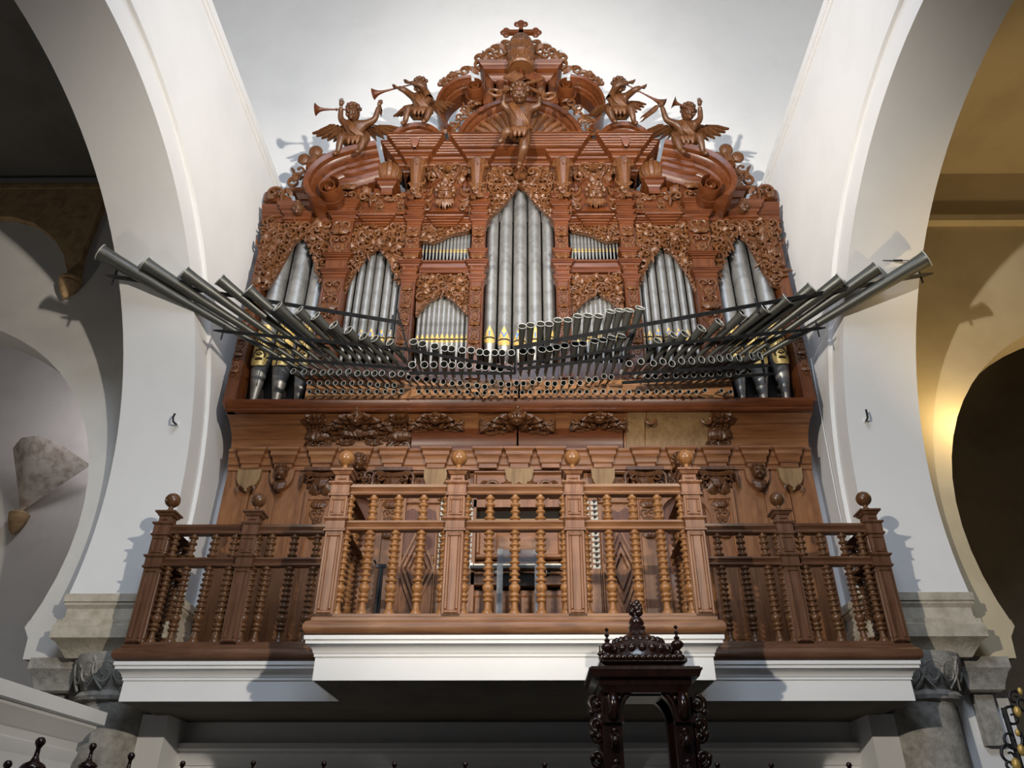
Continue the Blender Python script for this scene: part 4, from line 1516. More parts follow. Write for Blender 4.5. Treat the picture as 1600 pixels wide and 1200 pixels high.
# upper block with angled cornice, then cresting
b0, b1 = Z(150, YC), Z(126, YC - .12)
for s in (-1, 1):
    for u0, u1 in ((757, 772), (776, 790)):
        a, b = sorted((X(u0, 135, YC) * -s, X(u1, 135, YC) * -s))
        opart(MB().box(a, b, YC - .12, YC + .2, Z(170, YC), b1 + .1).frame(a, b, Z(168, YC), b1, YC - .12, .03, .02), 'attic_pilaster', M_casev)
    t0, t1 = Z(127, YC - .12), Z(92, YC - .36)
    h2 = t1 - t0
    xl, xr = X(748, 110, YC - .3), X(790, 110, YC - .3)
    pp = [(xl + .25, YC + .2), (xl + .23, YC - .12), (xr + .04, YC - .12), (xr + .04, YC + .2)]
    if s > 0: pp = [(-x, y) for x, y in reversed(pp)]
    pf = [(-.2, t0), (0, t0), (.02, t0 + h2 * .2), (.06, t0 + h2 * .3), (.07, t0 + h2 * .45), (.14, t0 + h2 * .55), (.16, t0 + h2 * .75), (.2, t0 + h2 * .82), (.23, t1), (-.2, t1)]
    opart(MB().sweep(pp, pf), 'top_cornice', M_case)
    m = MB()
    for k in range(6):
        u, v = 750 + 8.5 * k, 92 - 4.6 * k
        x, z = xz(u, v, YC - .26)
        orn(m, (T_SCROLL, T_LEAF, T_CURL)[k % 3], x * -s, z, YC - .2, .27, s * (.3 + .3 * k), s > 0, 1.3)
        orn(m, T_CURL, x * -s, z - .12, YC - .2, .22, k, s < 0, 1.3)
    m.tube([(xz(746, 97, YC)[0] * -s, YC - .15, t1), (xz(775, 84, YC)[0] * -s, YC - .15, t1 + .12), (xz(795, 74, YC)[0] * -s, YC - .15, t1 + .35)], [.06, .08, .08], 6)
    opart(m, 'cresting', M_carve)
opart(MB().box(-.62, .62, YC + .12, YC + .3, e1, Z(100, YC)), 'crown_back', M_casev)

# end scrolls carrying the lower pair of putti
for s in (-1, 1):
    pts = [(x * -s, z) for x, z in smooth([xz(u, v, YC - .4) for u, v in ((500, 308), (492, 299), (489, 286), (497, 270), (514, 256), (538, 246), (565, 239), (590, 234))])]
    prof = CP if s > 0 else CP
    prof = [(-a, f) for a, f in CP] if s > 0 else CP
    opart(path_cornice(pts, YC - .08, [(a * 1.25, f * 1.15 + (-.0)) for a, f in prof]), 'scrolled_pediment', M_case)
    x, z = xz(513, 290, YC - .42)
    opart(volute(MB(), x * -s, z, YC - .1, .20, 2.0, s, PI / 2, .16, .34), 'pediment_volute', M_case)
    # inner moulded part returning under the putto
    pts = [(x * -s, z) for x, z in smooth([xz(u, v, YC - .3) for u, v in ((528, 262), (545, 262), (568, 256), (590, 250))])]
    opart(path_cornice(pts, YC, [(a * 1.7, f * .75) for a, f in prof]), 'inner_cornice', M_case)
    opart(MB().prism(lr(L([(520, 315), (520, 268), (545, 258), (572, 252), (572, 300), (556, 312)], YC), s), YC + .02, YC + .3), 'scroll_backing', M_casev)
    m = MB()
    drop(m, X(548, 295) * -s, Z(315), Z(272), YU - .06, .24, 1, 1.2)
    for k in range(4):
        orn(m, (T_SCROLL, T_LEAF)[k % 2], X(572, 300) * -s, Z(312) + .18 * k, YU - .03, .22, s * k * .7, s > 0)
    opart(m, 'scroll_foliage', M_carve)
    # stepped pedestal and fleuron at the outer end
    x0, z0 = xz(482, 300, YU)
    x0 *= -s
    opart(MB().sweep([(x0 - .12, YU + .2), (x0 - .12, YU - .08), (x0 + .12, YU - .08), (x0 + .12, YU + .2)], [(-.05, Z(316)), (0, Z(315)), (.04, Z(308)), (.09, Z(306)), (.09, Z(303)), (-.1, Z(303))]), 'end_pedestal', M_case)
    m = MB().box(x0 - .11, x0 + .11, YU - .08, YU + .15, Z(303), Z(284))
    m.box(x0 - .16 - .05 * s, x0 + .16 - .05 * s, YU - .06, YU + .15, Z(280), Z(268))
    m.box(x0 - .09, x0 + .09, YU - .1, YU + .1, Z(268), Z(258))
    st = opart(m, 'stepped_block', M_casev)
    m = MB()
    zt2 = Z(258)
    for dx, dz, r in ((-.17, .12, .11), (.17, .12, .11), (0, .3, .12), (0, .14, .08)):
        m.ball((x0 + dx, YU - .04, zt2 + dz), r, 10, 7, (1, .6, 1.1))
    m.tube([(x0, YU - .03, zt2 - .05), (x0, YU - .03, zt2 + .2)], [.11, .07], 8)
    opart(m, 'fleuron', M_carve)
    m = MB()
    for k in range(3):
        orn(m, (T_LEAF, T_SCROLL, T_CURL)[k], x0 + .03, Z(298) + .08 * k, YU - .12, .26, k * .8, s > 0, 1.1)
    for k, (u, v, q) in enumerate(((430, 307, .28), (444, 307, .2), (455, 304, .26), (462, 290, .24), (468, 280, .22), (425, 313, .24), (470, 270, .2))):
        x, z = xz(u, v, YU)
        orn(m, (T_SCROLL, T_CURL, T_LEAF)[k % 3], x * -s, z, YU - .02, q, s * k * .6, s > 0, 1.2)
    opart(m, 'end_foliage', M_carve)
    m = MB().prism(lr(L([(413, 316), (416, 303), (430, 299), (444, 306), (456, 311), (458, 318)]), s), YU - .04, YU + .15)
    opart(m, 'end_scroll_board', M_casev)
    opart(MB().box(*sorted((X(500, 312) * -s, X(528, 312) * -s)), YU - .02, YU + .2, Z(322), Z(306)), 'scroll_plinth', M_casev)

# ---------------------------------------------------------------- tiara and cross
ty = YC - .35
tz0, tz1 = Z(110, ty), Z(60, ty)
tx = .0
h3 = tz1 - tz0
ti = empty('tiara', (tx, ty, tz0), 'carved triple papal tiara topped by a trefoil-ended cross at the summit', 'tiara')
V, Fc = MB().lathe([(.20, .02), (.22, .0), (.25, .03), (.25, .09), (.235, .12), (.25, .3), (.27, .33), (.26, .40), (.245, .42), (.25, .58), (.265, .61), (.255, .67), (.235, .7), (.215, .84), (.17, .94), (.09, 1.0), (.03, 1.02)], n=28).raw()
MB().inst((V, Fc), np.diag((.95, .95, h3)), (tx, ty, tz0)).build('crown_body', M_carve, ti)
m = MB()
for lev, rr in ((.12, .24), (.42, .25), (.7, .24)):
    for k in range(14):
        a = 2 * PI * k / 14
        orn(m, T_LEAF, 0, 0, 0, .0001)
        m.ball((tx + rr * .96 * math.cos(a), ty + rr * .96 * math.sin(a), tz0 + h3 * lev), .028, 6, 5, (1, 1, 1.8))
m.build('crown_points', M_carve, ti, 180)
MB().tube([(tx, ty, tz0 - .5), (tx, ty, tz0 + .1)], .045, 8).build('stem', M_case, ti)
m = MB()
cz0, cz1, cbar = tz1 - .02, Z(38, ty), Z(51, ty)
m.box(tx - .04, tx + .04, ty - .035, ty + .035, cz0, cz1)
hb = abs(X(791, 50, ty))
m.box(tx - hb, tx + hb, ty - .035, ty + .035, cbar - .045, cbar + .045)
for x, z, dx, dz in ((tx - hb, cbar, -1, 0), (tx + hb, cbar, 1, 0), (tx, cz1, 0, 1)):
    for a, b in ((dx * .05, dz * .05), (dz * .07, dx * .07), (-dz * .07, -dx * .07)):
        m.ball((x + a, ty, z + b), .065, 10, 7, (1, .6, 1))
m.build('cross', M_case, ti)

# ---------------------------------------------------------------- carved figures
def fuse(nodes_, edges, name, sub=1):
    """one continuous skin over a joint skeleton: nodes_ name -> (pos, radius)"""
    ks = list(nodes_)
    me = bpy.data.meshes.new(name)
    me.from_pydata([tuple(nodes_[k][0]) for k in ks], [(ks.index(a), ks.index(b)) for a, b in edges], [])
    ob = bpy.data.objects.new(name, me)
    COL.objects.link(ob)
    md = ob.modifiers.new('skin', 'SKIN')
    md.use_smooth_shade = True
    for i, k in enumerate(ks):
        r = nodes_[k][1]
        me.skin_vertices[0].data[i].radius = (r, r) if np.isscalar(r) else r
        me.skin_vertices[0].data[i].use_root = (i == 0)
    sd = ob.modifiers.new('sub', 'SUBSURF')
    sd.levels = sub
    dg = bpy.context.evaluated_depsgraph_get()
    ev = ob.evaluated_get(dg).to_mesh()
    V = np.array([v.co[:] for v in ev.vertices])
    Fc = [tuple(p.vertices) for p in ev.polygons]
    bpy.data.objects.remove(ob)
    return V, Fc


def hand(m, w, tip, spread, r):
    """palm and five separate bent fingers from the wrist w towards tip"""
    w, tip = Vector(w), Vector(tip)
    d = (tip - w).normalized()
    sd = d.cross(Vector(spread)).normalized()
    nn = sd.cross(d)
    pc = w + d * r * 1.3
    m.tube([w, pc - d * .2 * r, pc + d * .8 * r], [r * .8, r * 1.0, r * .85], 8, flat=.6)
    for k in range(4):
        o = pc + d * .7 * r + sd * (k - 1.5) * r * .5
        ln = r * (1.5, 1.8, 1.7, 1.3)[k]
        m.tube([o, o + d * ln * .5 + nn * ln * .12, o + d * ln * .8 + nn * ln * .45], [r * .26, r * .23, r * .16], 5)
    o = pc - sd * r * .8
    m.tube([o - d * .3 * r, o + d * .5 * r - sd * r * .5, o + d * 1.1 * r - sd * r * .35], [r * .3, r * .26, r * .17], 5)


def wing(m, root, tipdir, up, size):
    root, t, u = Vector(root), Vector(tipdir).normalized(), Vector(up).normalized()
    for row, (nf, ln, off) in enumerate(((7, 1.0, 0), (6, .68, .06), (5, .42, .10))):
        for k in range(nf):
            a = k / (nf - 1)
            d = (t * (1 - .75 * a) - u * (.15 + .95 * a)).normalized()
            st = root + t * size * .55 * (1 - a) + u * size * (.25 - .25 * a) * (1 if a < .7 else .8)
            e = st + d * size * ln * (.85 - .25 * a)
            mid = st.lerp(e, .5)
            q = t.cross(u).normalized() * -off * size
            m.tube([st + q, mid + q, e + q], [size * .09, size * .13, size * .05], 6, flat=.3)
    m.tube([root, root + u * size * .28 + t * size * .25, root + t * size * .6 + u * size * .2], [size * .09, size * .1, size * .06], 8)


def putto(name, o, H, J, face, label, wings, loc_hands, drape=True, tilt=24):
    """J: joint -> offset from o in units of H (x right, y back, z up)"""
    o = Vector(o)
    TI = Matrix.Rotation(math.radians(tilt), 3, 'X')      # carved leaning towards the nave
    P = {k: o + TI @ Vector(v) * H for k, v in J.items()}
    R = dict(pelvis=.12, belly=.13, chest=.115, neck=.055, hipL=.10, hipR=.10, kneeL=.075, kneeR=.075, ankL=.044, ankR=.044, toeL=.04, toeR=.04,
             shL=.068, shR=.068, elL=.053, elR=.053, wrL=.036, wrR=.036, heelL=.036, heelR=.036)
    nd = {k: (P[k], R[k] * H) for k in P if k in R}
    ed = [('pelvis', 'belly'), ('belly', 'chest'), ('chest', 'neck'), ('pelvis', 'hipL'), ('pelvis', 'hipR'), ('hipL', 'kneeL'), ('hipR', 'kneeR'), ('kneeL', 'ankL'), ('kneeR', 'ankR'),
          ('ankL', 'toeL'), ('ankR', 'toeR'), ('chest', 'shL'), ('chest', 'shR'), ('shL', 'elL'), ('shR', 'elR'), ('elL', 'wrL'), ('elR', 'wrR')]
    m = MB()
    V, Fc = fuse(nd, ed, name)
    m.add(V, Fc)
    hd = P['head']
    m.tube([P['neck'], P['neck'].lerp(hd, .6)], [.05 * H, .05 * H], 8)
    head(m, hd, .135 * H, face, False, 0)
    for side, sp in loc_hands.items():
        w = P['wr' + side]
        d = (w - P['el' + side]).normalized()
        hand(m, w, w + d, sp, .034 * H)
    e = empty(name, (o.x, o.y, o.z), label, 'statue')
    b = m.build('body', M_carved, e, 180)
    for nm, args in wings:
        q = MB()
        wing(q, P['chest'] + Vector(args[0]) * H, args[1], args[2], args[3] * H)
        q.build('wing', M_carved, e, 60)
    if drape:
        q = MB()
        c = P['pelvis']
        for k in range(9):
            t = k / 8
            a = P['hipL'].lerp(P['hipR'], t)
            q.tube([a + Vector((0, -.10, .05)) * H, a + Vector((.02 * math.sin(k * 2), -.15, -.03)) * H, a + Vector((.03 * math.cos(k * 2), -.13, -.10 - .02 * (k % 3))) * H], [.035 * H, .04 * H, .02 * H], 6)
        ch, hp = P['shL'], P['hipR']
        for k in range(4):
            q.tube([ch.lerp(P['neck'], k * .12) + Vector((0, -.085, -.01)) * H, P['belly'] + Vector((.03 * k - .05, -.125, .03)) * H, hp + Vector((.03 * k, -.09, .04)) * H], [.018 * H, .024 * H, .02 * H], 6)
        q.build('drapery', M_carve, e, 180)
    return P


def trumpet(start, end, r, label):
    a, b = Vector(start), Vector(end)
    d = b - a
    Ln = d.length
    t = empty('carved_trumpet', tuple(a), label, 'trumpet')
    prof = [(.30, -.02), (.34, 0), (.14, .03), (.12, .05), (.13, .5), (.2, .72), (.3, .82), (.45, .9), (.8, .97), (1.0, 1.0), (.95, 1.0), (.7, .95), (.35, .86), (.1, .78)]
    MB().lathe([(r * p, Ln * h_) for p, h_ in prof], a, 16, d).build('tube_and_bell', M_case, t, 60)
    MB().lathe([(r * .22, Ln * .34), (r * .26, Ln * .35), (r * .22, Ln * .37)], a, 10, d).build('collar', M_case, t)


def palm(start, end, label):
    a, b = Vector(start), Vector(end)
    t = empty('palm_frond', tuple(a), label, 'palm frond')
    m = MB().tube([a, a.lerp(b, .6), b], [.018, .016, .006], 6)
    d = (b - a).normalized()
    u = Vector((0, 0, 1))
    for k in range(11):
        p = a.lerp(b, .15 + .08 * k)
        for f in (-1, 1):
            m.tube([p, p + d * .07 + u * f * .05, p + d * .13 + u * f * (.075 - .004 * k)], [.013, .018, .004], 5, flat=.5)
    m.build('leaves', M_carved, t, 60)


def sit(flip, blow, other, lean=0.0):
    """seated putto: blow / other = (elbow, wrist) offsets of the two arms, given for the trumpet towards -x"""
    J = dict(pelvis=(0, 0, .10), belly=(lean * .4, -.02, .22), chest=(lean, -.02, .36), neck=(lean * 1.2, -.04, .47), head=(lean * 1.2 - .02, -.08, .59),
             hipL=(-.09, -.05, .09), hipR=(.09, -.05, .09), kneeL=(-.17, -.26, .13), kneeR=(.20, -.24, .10), ankL=(-.22, -.24, -.14), ankR=(.12, -.28, -.13),
             toeL=(-.26, -.33, -.19), toeR=(.09, -.37, -.18), shL=(lean - .13, -.02, .42), shR=(lean + .13, -.02, .42),
             elL=blow[0], wrL=blow[1], elR=other[0], wrR=other[1])
    if flip:
        J = {k: (-v[0], v[1], v[2]) for k, v in J.items()}
        J = {(k[:-1] + {'L': 'R', 'R': 'L'}[k[-1]]) if k[-1] in 'LR' and k not in ('L',) else k: v for k, v in J.items()}
    return J


yp = YC - .28
# lower pair: one arm holds the trumpet to the mouth, the other lifts a palm frond
for s in (-1, 1):
    base = at(556 if s < 0 else 1071, 236, yp)
    H = 1.05
    fl = s > 0
    J = sit(fl, ((-.22, -.14, .46), (-.19, -.24, .62)), ((.30, -.06, .48), (.36, -.08, .70)), -.02)
    P = putto('putto', base, H, J, (s * .35, -1, -.6), 'carved winged putto seated on the lower %s scroll of the organ raising a palm' % ('left' if s < 0 else 'right'),
              [('l', ((-.08, .08, .04), (-1, .1, -.05), (0, .1, 1), .46)), ('r', ((.08, .08, .04), (1, .1, .1), (0, .1, 1), .46))], {'L': (0, 0, 1), 'R': (0, 1, 0)})
    mouth = P['head'] + Vector((s * .05, -.105, -.05)) * H
    bell = at(493, 171, yp - .45) if s < 0 else at(1052, 160, yp - .5)
    trumpet(mouth, bell, .105, 'wooden trumpet of the lower %s putto pointing outward' % ('left' if s < 0 else 'right'))
    hw = P['wrR'] if s < 0 else P['wrL']
    tip = at(594, 170, yp - .3) if s < 0 else at(1008, 182, yp - .3)
    palm(hw + Vector((0, -.03, .03)), tip, 'carved palm frond in the hand of the lower %s putto' % ('left' if s < 0 else 'right'))
# upper pair: both hands on the long trumpet
for s in (-1, 1):
    base = at(657 if s < 0 else 967, 190, yp)
    H = 1.0
    fl = s > 0
    J = sit(fl, ((-.26, -.22, .46), (-.36, -.20, .50)), ((.05, -.25, .52), (-.16, -.22, .58)), .02)
    P = putto('putto', base, H, J, (s * .8, -.8, -.6), 'carved winged putto on the upper %s pediment blowing a long trumpet' % ('left' if s < 0 else 'right'),
              [('l', ((-.06, .10, .0), (-1, .3, -.3), (0, .2, 1), .36)), ('r', ((.06, .10, .02), (1, .3, .3), (0, 0, 1), .36))], {'L': (0, 0, 1), 'R': (0, 0, 1)})
    mouth = P['head'] + Vector((s * .09, -.08, -.04)) * H
    bell = at(583, 147, yp - .25) if s < 0 else at(1037, 163, yp - .3)
    trumpet(mouth, bell, .10, 'long wooden trumpet of the upper %s putto pointing outward' % ('left' if s < 0 else 'right'))
# central angel with crossed keys
base = at(812, 212, YC - .5)
H = 1.2
J = dict(pelvis=(0, 0, .02), belly=(.01, -.02, .16), chest=(0, -.02, .32), neck=(0, -.05, .43), head=(0, -.12, .53), hipL=(-.08, -.02, -.02), hipR=(.08, -.02, -.02),
         kneeL=(-.17, -.22, -.02), kneeR=(.06, -.13, -.22), ankL=(-.24, -.10, -.12), ankR=(.0, .02, -.40), toeL=(-.29, -.15, -.16), toeR=(-.02, -.05, -.49),
         shL=(-.14, -.02, .38), shR=(.14, -.02, .38), elL=(-.24, -.06, .40), elR=(.27, -.04, .40), wrL=(-.20, -.10, .56), wrR=(.28, -.08, .53))
P = putto('angel', base, H, J, (0, -1, -.85), 'carved angel in the centre below the tiara holding two crossed keys', [], {'L': (0, 1, 0), 'R': (0, 1, 0)})
for k, (w, tip) in enumerate(((P['wrL'], at(850, 123, YC - .62)), (P['wrR'], at(788, 121, YC - .62)))):
    a, b = w + Vector((0, -.03, .03)), tip
    d = (b - a).normalized()
    t = empty('carved_key', tuple(a), 'carved key held in the angel\'s %s hand, crossing the other key' % ('raised left-hand-side' if k == 0 else 'raised right-hand-side'), 'key')
    MB().tube([a - d * .15, b], [.03, .028], 8).build('shank', M_carve, t)
    q = d.cross(Vector((0, 1, 0))).normalized()
    m = MB()
    for i in range(17):
        pass
    ring = [a - d * .22 + d * .10 * math.cos(x) + q * .10 * math.sin(x) for x in np.linspace(0, 2 * PI, 17)]
    m.tube(ring, .028, 6)
    m.build('bow', M_carve, t, 60)
    f = 1 if q.z > 0 else -1
    m = MB()
    for i in range(3):
        c0 = b - d * (.02 + .1 * i)
        m.tube([c0, c0 + q * f * (.22 - .03 * (i == 1))], .04, 4)
    m.tube([b - d * .02 + q * f * .2, b - d * .22 + q * f * .2], .035, 4)
    m.build('bit', M_case if k == 0 else M_carve, t)
# ================================================================ FACADE PIPES
def pipe(x, r, z0, zm, z1, label, group, letter=None, lip=1.0, face=False, gilt=True):
    y = YU + .085 + r
    e = empty('organ_pipe', (x, y, z0), label, 'organ pipe', group)
    n = 20
    MB().lathe([(r, zm), (r, z1), (r * .92, z1), (r * .92, z1 - .05)], (x, y, 0), n).build('pipe_body', M_tin, e, 50)
    MB().lathe([(r * .28, z0), (r * .3, z0 + .02), (r, zm), (r * 1.03, zm + .004), (r * 1.0, zm + .012)], (x, y, 0), n).build('pipe_foot', M_tin, e, 50)
    if not gilt:
        return e
    am = .95
    hl = 2.1 * r * lip

    def plate(f0, f1, rows, rr):
        g = []
        for i in range(rows + 1):
            t = i / rows
            z, w = f0(t), f1(t)
            g.append([(x + rr * r * math.sin(am * w * q), y - rr * r * math.cos(am * w * q), z) for q in np.linspace(-1, 1, 9)])
        return MB().sheet(g)
    h0 = zm + .03 * lip
    if face:
        hl = 4.2 * r
        plate(lambda t: h0 + hl * t, lambda t: 1.0 if t < .75 else 1.0 - .5 * ((t - .75) / .25), 10, 1.03).build('gilded_lip', M_gilt, e, 180)
        plate(lambda t: h0 - .14 * math.sin(PI * .5 * t), lambda t: math.sqrt(max(0, 1 - t * t)) * .98 + .02, 8, 1.03).build('lower_lip', M_gilt, e, 180)
        m = MB()

        def S(a, h):
            return (x + 1.06 * r * math.sin(a), y - 1.06 * r * math.cos(a), h0 + hl * h)
        for f in (-1, 1):
            m.tube([S(f * .12, .62), S(f * .35, .68), S(f * .75, .62)], [.006, .012, .005], 5)
            m.tube([S(f * .2, .54), S(f * .4, .58), S(f * .62, .54), S(f * .4, .51), S(f * .2, .54)], .006, 5)
            m.ball(S(f * .4, .545), .012, 6, 5)
            m.tube([S(f * .1, .6), S(f * .12, .40), S(f * .22, .30), S(f * .05, .27)], .006, 5)
            m.tube([S(0, .22), S(f * .3, .22), S(f * .62, .10), S(f * .55, .0)], [.016, .02, .018, .008], 5)
            m.tube([S(f * .1, .95), S(f * .16, .85), S(f * .08, .8)], .006, 5)
            for k in range(4):
                m.tube([S(f * .1 * k + .05, -.02), S(f * .11 * k + .03, -.08)], .009, 5)
        m.tube([S(-.3, .10), S(0, .06), S(.3, .10)], .012, 5)
        m.tube([S(-.32, .1), S(0, .15), S(.32, .1)], .006, 5)
        m.build('painted_face', M_soot, e, 180)
        return e
    plate(lambda t: h0 + hl * t, lambda t: 1 - t * .99, 6, 1.03).build('gilded_lip', M_gilt, e, 180)
    plate(lambda t: h0 - .03 * lip + .03 * lip * t, lambda t: 1.0, 1, 1.02).build('mouth_slot', M_void, e, 180)
    plate(lambda t: h0 - .03 * lip - r * .85 * math.sin(PI * .5 * t), lambda t: math.sqrt(max(0, 1 - t * t)) * .98 + .02, 6, 1.02).build('lower_lip', M_gilt, e, 180)
    if letter:
        letters('painted_letter', letter, r * 1.35, M_blue, e, (0, -1.06 * r, h0 + r * .12 - z0), .002)
    return e


def bay(name, us, rs, v_m, v_f, v_t, s, letters=None, vm_px=None, face=False, lip=1.0, gilt=True):
    zm, z0, z1 = Z(v_m, YU + .1), Z(v_f, YU + .1), Z(v_t, YU + .1)
    k = len(us)
    lst = sorted((X(u, v_m if vm_px is None else vm_px, YU + .1) * (-s), r) for u, r in zip(us, rs))
    for i, (x, r) in enumerate(lst):
        pipe(x, r, z0, zm, z1, 'grey organ pipe, %s from left in the %s' % (ORD[i], name), 'pipes of the ' + name, (letters[i] if letters else None), lip, face, gilt)


for s, side in ((-1, 'left'), (1, 'right')):
    bay('outermost %s tower' % side, (404, 438, 472), (.135, .15, .135), 560, 626, 352, s, face=True)
    bay('%s seven-pipe bay' % side, (536.5, 549, 563, 578.5, 595, 608.5, 619), (.045, .055, .064, .072, .064, .048, .04), 529, 580, 372, s,
        [None, None, 'C', 'E', 'N', 'D', 'I'] if s < 0 else ['I', 'I', 'N', 'O', 'Z', None, None])
    us = [651.5 + 7.75 * i for i in range(11)]
    bay('small lower %s bay' % side, us, [.032 + .012 * (1 - abs(i - 5) / 5) for i in range(11)], 532, 580, 440, s)
    us = [661 + 74 * (1 - (1 - i / 13) ** 1.0) for i in range(14)]
    us = [661 + 5.45 * i for i in range(14)]
    bay('small upper %s opening' % side, us, [.017 + .0009 * i for i in range(14)], 393, 416, 353, s, vm_px=393, lip=.5, gilt=True)
zm_ = 546
zc_ = [763.5, 786.5, 811, 835.5, 858.5]
for i, (u, r) in enumerate(zip(zc_, (.092, .102, .106, .102, .092))):
    x = X(u, 535, YU + .1) - X(811, 535, YU + .1)
    pipe(x, r, Z(590, YU + .1), Z((529, 532, 534, 532, 529)[i], YU + .1), Z((318, 296, 278, 296, 318)[i], YU + .2), 'tall grey organ pipe, %s from left in the central tower' % ORD[i], 'pipes of the central tower', ('I', 'V', 'N', 'I', 'I')[i])

# ================================================================ HORIZONTAL TRUMPETS
nn = 18
res_me = MB().lathe([(.16, 0), (.17, .01), (.26, .15), (.62, .68), (.80, .93), (.88, .985), (.96, 1.0), (.90, 1.0), (.80, .975), (.66, .85), (.50, .6), (.05, .55)], n=nn).mesh('resonator', M_lead, angle=50)
rim_me = MB().lathe([(.88, -.06), (.98, -.03), (1.02, .0), (1.01, .07), (.95, .10), (.88, .06), (.85, 0), (.88, -.06)], n=nn, caps=False).mesh('bell_rim', M_rim, angle=70)
boot_me = MB().lathe([(.22, -.06), (.30, -.05), (.30, .10), (.24, .12), (.21, .16)], n=10).mesh('boot', M_rim, angle=50)


def horn(bell, base, r, label, group):
    bell, base = Vector(bell), Vector(base)
    d = bell - base
    e = bpy.data.objects.new('horizontal_trumpet', None)
    COL.objects.link(e)
    e.empty_display_size = .05
    e.location = base
    e.rotation_euler = d.to_track_quat('Z', 'Y').to_euler()
    tag(e, label, 'organ pipe', group)
    link('resonator', res_me, e, (0, 0, 0), None, (r, r, d.length))
    link('bell_rim', rim_me, e, (0, 0, d.length), None, (r, r, r))
    link('boot', boot_me, e, (0, 0, 0), None, (r, r, max(.3, r * 4)))


YB = YBD
BLF = [(157, 394), (226, 411.6), (288, 425.6), (343, 436.6), (388, 452), (434, 479), (466.6, 485), (493, 494), (521, 508), (544, 516), (567.5, 525.6), (585, 529), (609, 535)]
for i, (u, v) in enumerate(BLF):
    t = i / 12
    horn(at(u, v, 7.45 + .95 * t ** .7), at(484 + 168 * t, 586, YB), .115 - .055 * t ** .6, 'horizontal trumpet, %s from left in the big left-hand fan' % ORD[i], 'trumpets of the big left-hand fan')
BRF = [(1027.6, 532), (1053, 524), (1070.5, 521.5), (1096.5, 513), (1124, 503), (1161, 490), (1195.6, 482), (1230, 467), (1269, 449), (1314, 436), (1371, 418.5), (1447.5, 404)]
for i, (u, v) in enumerate(BRF):
    t = 1 - i / 11
    horn(at(u, v, 7.45 + .95 * t ** .7), at(1138 - 145 * t, 588, YB), .115 - .055 * t ** .6, 'horizontal trumpet, %s from left in the big right-hand fan' % ORD[i], 'trumpets of the big right-hand fan')
R1 = [(646, 534), (660, 537), (679, 541), (695, 544), (705.5, 545), (722, 547), (736, 547), (749.5, 550), (760, 551), (773, 551), (784.6, 551), (799, 551)]
for i, (u, v) in enumerate(R1):
    horn(at(u, v, 8.3), at(660 + 12.6 * i, 588, YB), .056 - .0008 * i, 'horizontal trumpet, %s from left in the upper row of the left centre rack' % ORD[i], 'trumpets in the upper left centre row')
R2 = [(644, 570), (663, 570), (677.5, 570), (693.6, 569), (706, 570.5), (720, 571), (733, 571), (747.5, 573), (758, 574), (771, 575), (782, 576.5), (796, 575)]
for i, (u, v) in enumerate(R2):
    horn(at(u, v, 8.45), at(657 + 12.9 * i, 594, YB), .051 - .0006 * i, 'horizontal trumpet, %s from left in the lower row of the left centre rack' % ORD[i], 'trumpets in the lower left centre row')
R3 = [(816, 509.6), (829, 508), (845, 506), (858, 506), (872, 500), (887, 499.7), (903, 493.6), (919, 492.8), (936, 493.6), (954, 486.8), (968.5, 484.8), (983, 484.8), (1000, 481)]
for i, (u, v) in enumerate(R3):
    horn(at(u, v, 8.2), at(812 + 13.2 * i, 582, YB), .058 + .0010 * i, 'horizontal trumpet, %s from left in the upper row of the right centre rack' % ORD[i], 'trumpets in the upper right centre row')
R4 = [(817, 549), (830.5, 549), (847, 546), (859, 545), (869.5, 542.6), (882.5, 540), (899, 537), (911, 537), (929, 532.7), (942, 531), (956, 527.5), (971, 524.7)]
for i, (u, v) in enumerate(R4):
    horn(at(u, v, 8.4), at(813 + 12.8 * i, 591, YB), .053 + .0009 * i, 'horizontal trumpet, %s from left in the lower row of the right centre rack' % ORD[i], 'trumpets in the lower right centre row')
R5 = [(983.4, 568), (1001.6, 565), (1021, 567.5), (1036, 565), (1050, 568), (1065, 564), (1081, 564), (1096.6, 562), (1112, 562), (1125, 560), (1140, 558.5), (1155, 559), (1175, 557), (1188, 556)]
for i, (u, v) in enumerate(R5):
    horn(at(u, v, 8.4), at(970 + 11.3 * i, 592, YB), .044 + .001 * i, 'horizontal trumpet, %s from left in the upper row of the right outer rack' % ORD[i], 'trumpets in the upper right outer row')
R6 = [(1012, 588), (1024, 588), (1041, 587), (1056, 587), (1070, 587), (1084, 586), (1098, 585), (1111, 585), (1124, 582.5), (1139, 585), (1153, 581.5), (1171, 580)]
for i, (u, v) in enumerate(R6):
    horn(at(u, v, 8.62), at(1000 + 12.0 * i, 600, YB), .036 + .0006 * i, 'horizontal trumpet, %s from left in the lower row of the right outer rack' % ORD[i], 'trumpets in the lower right outer row')
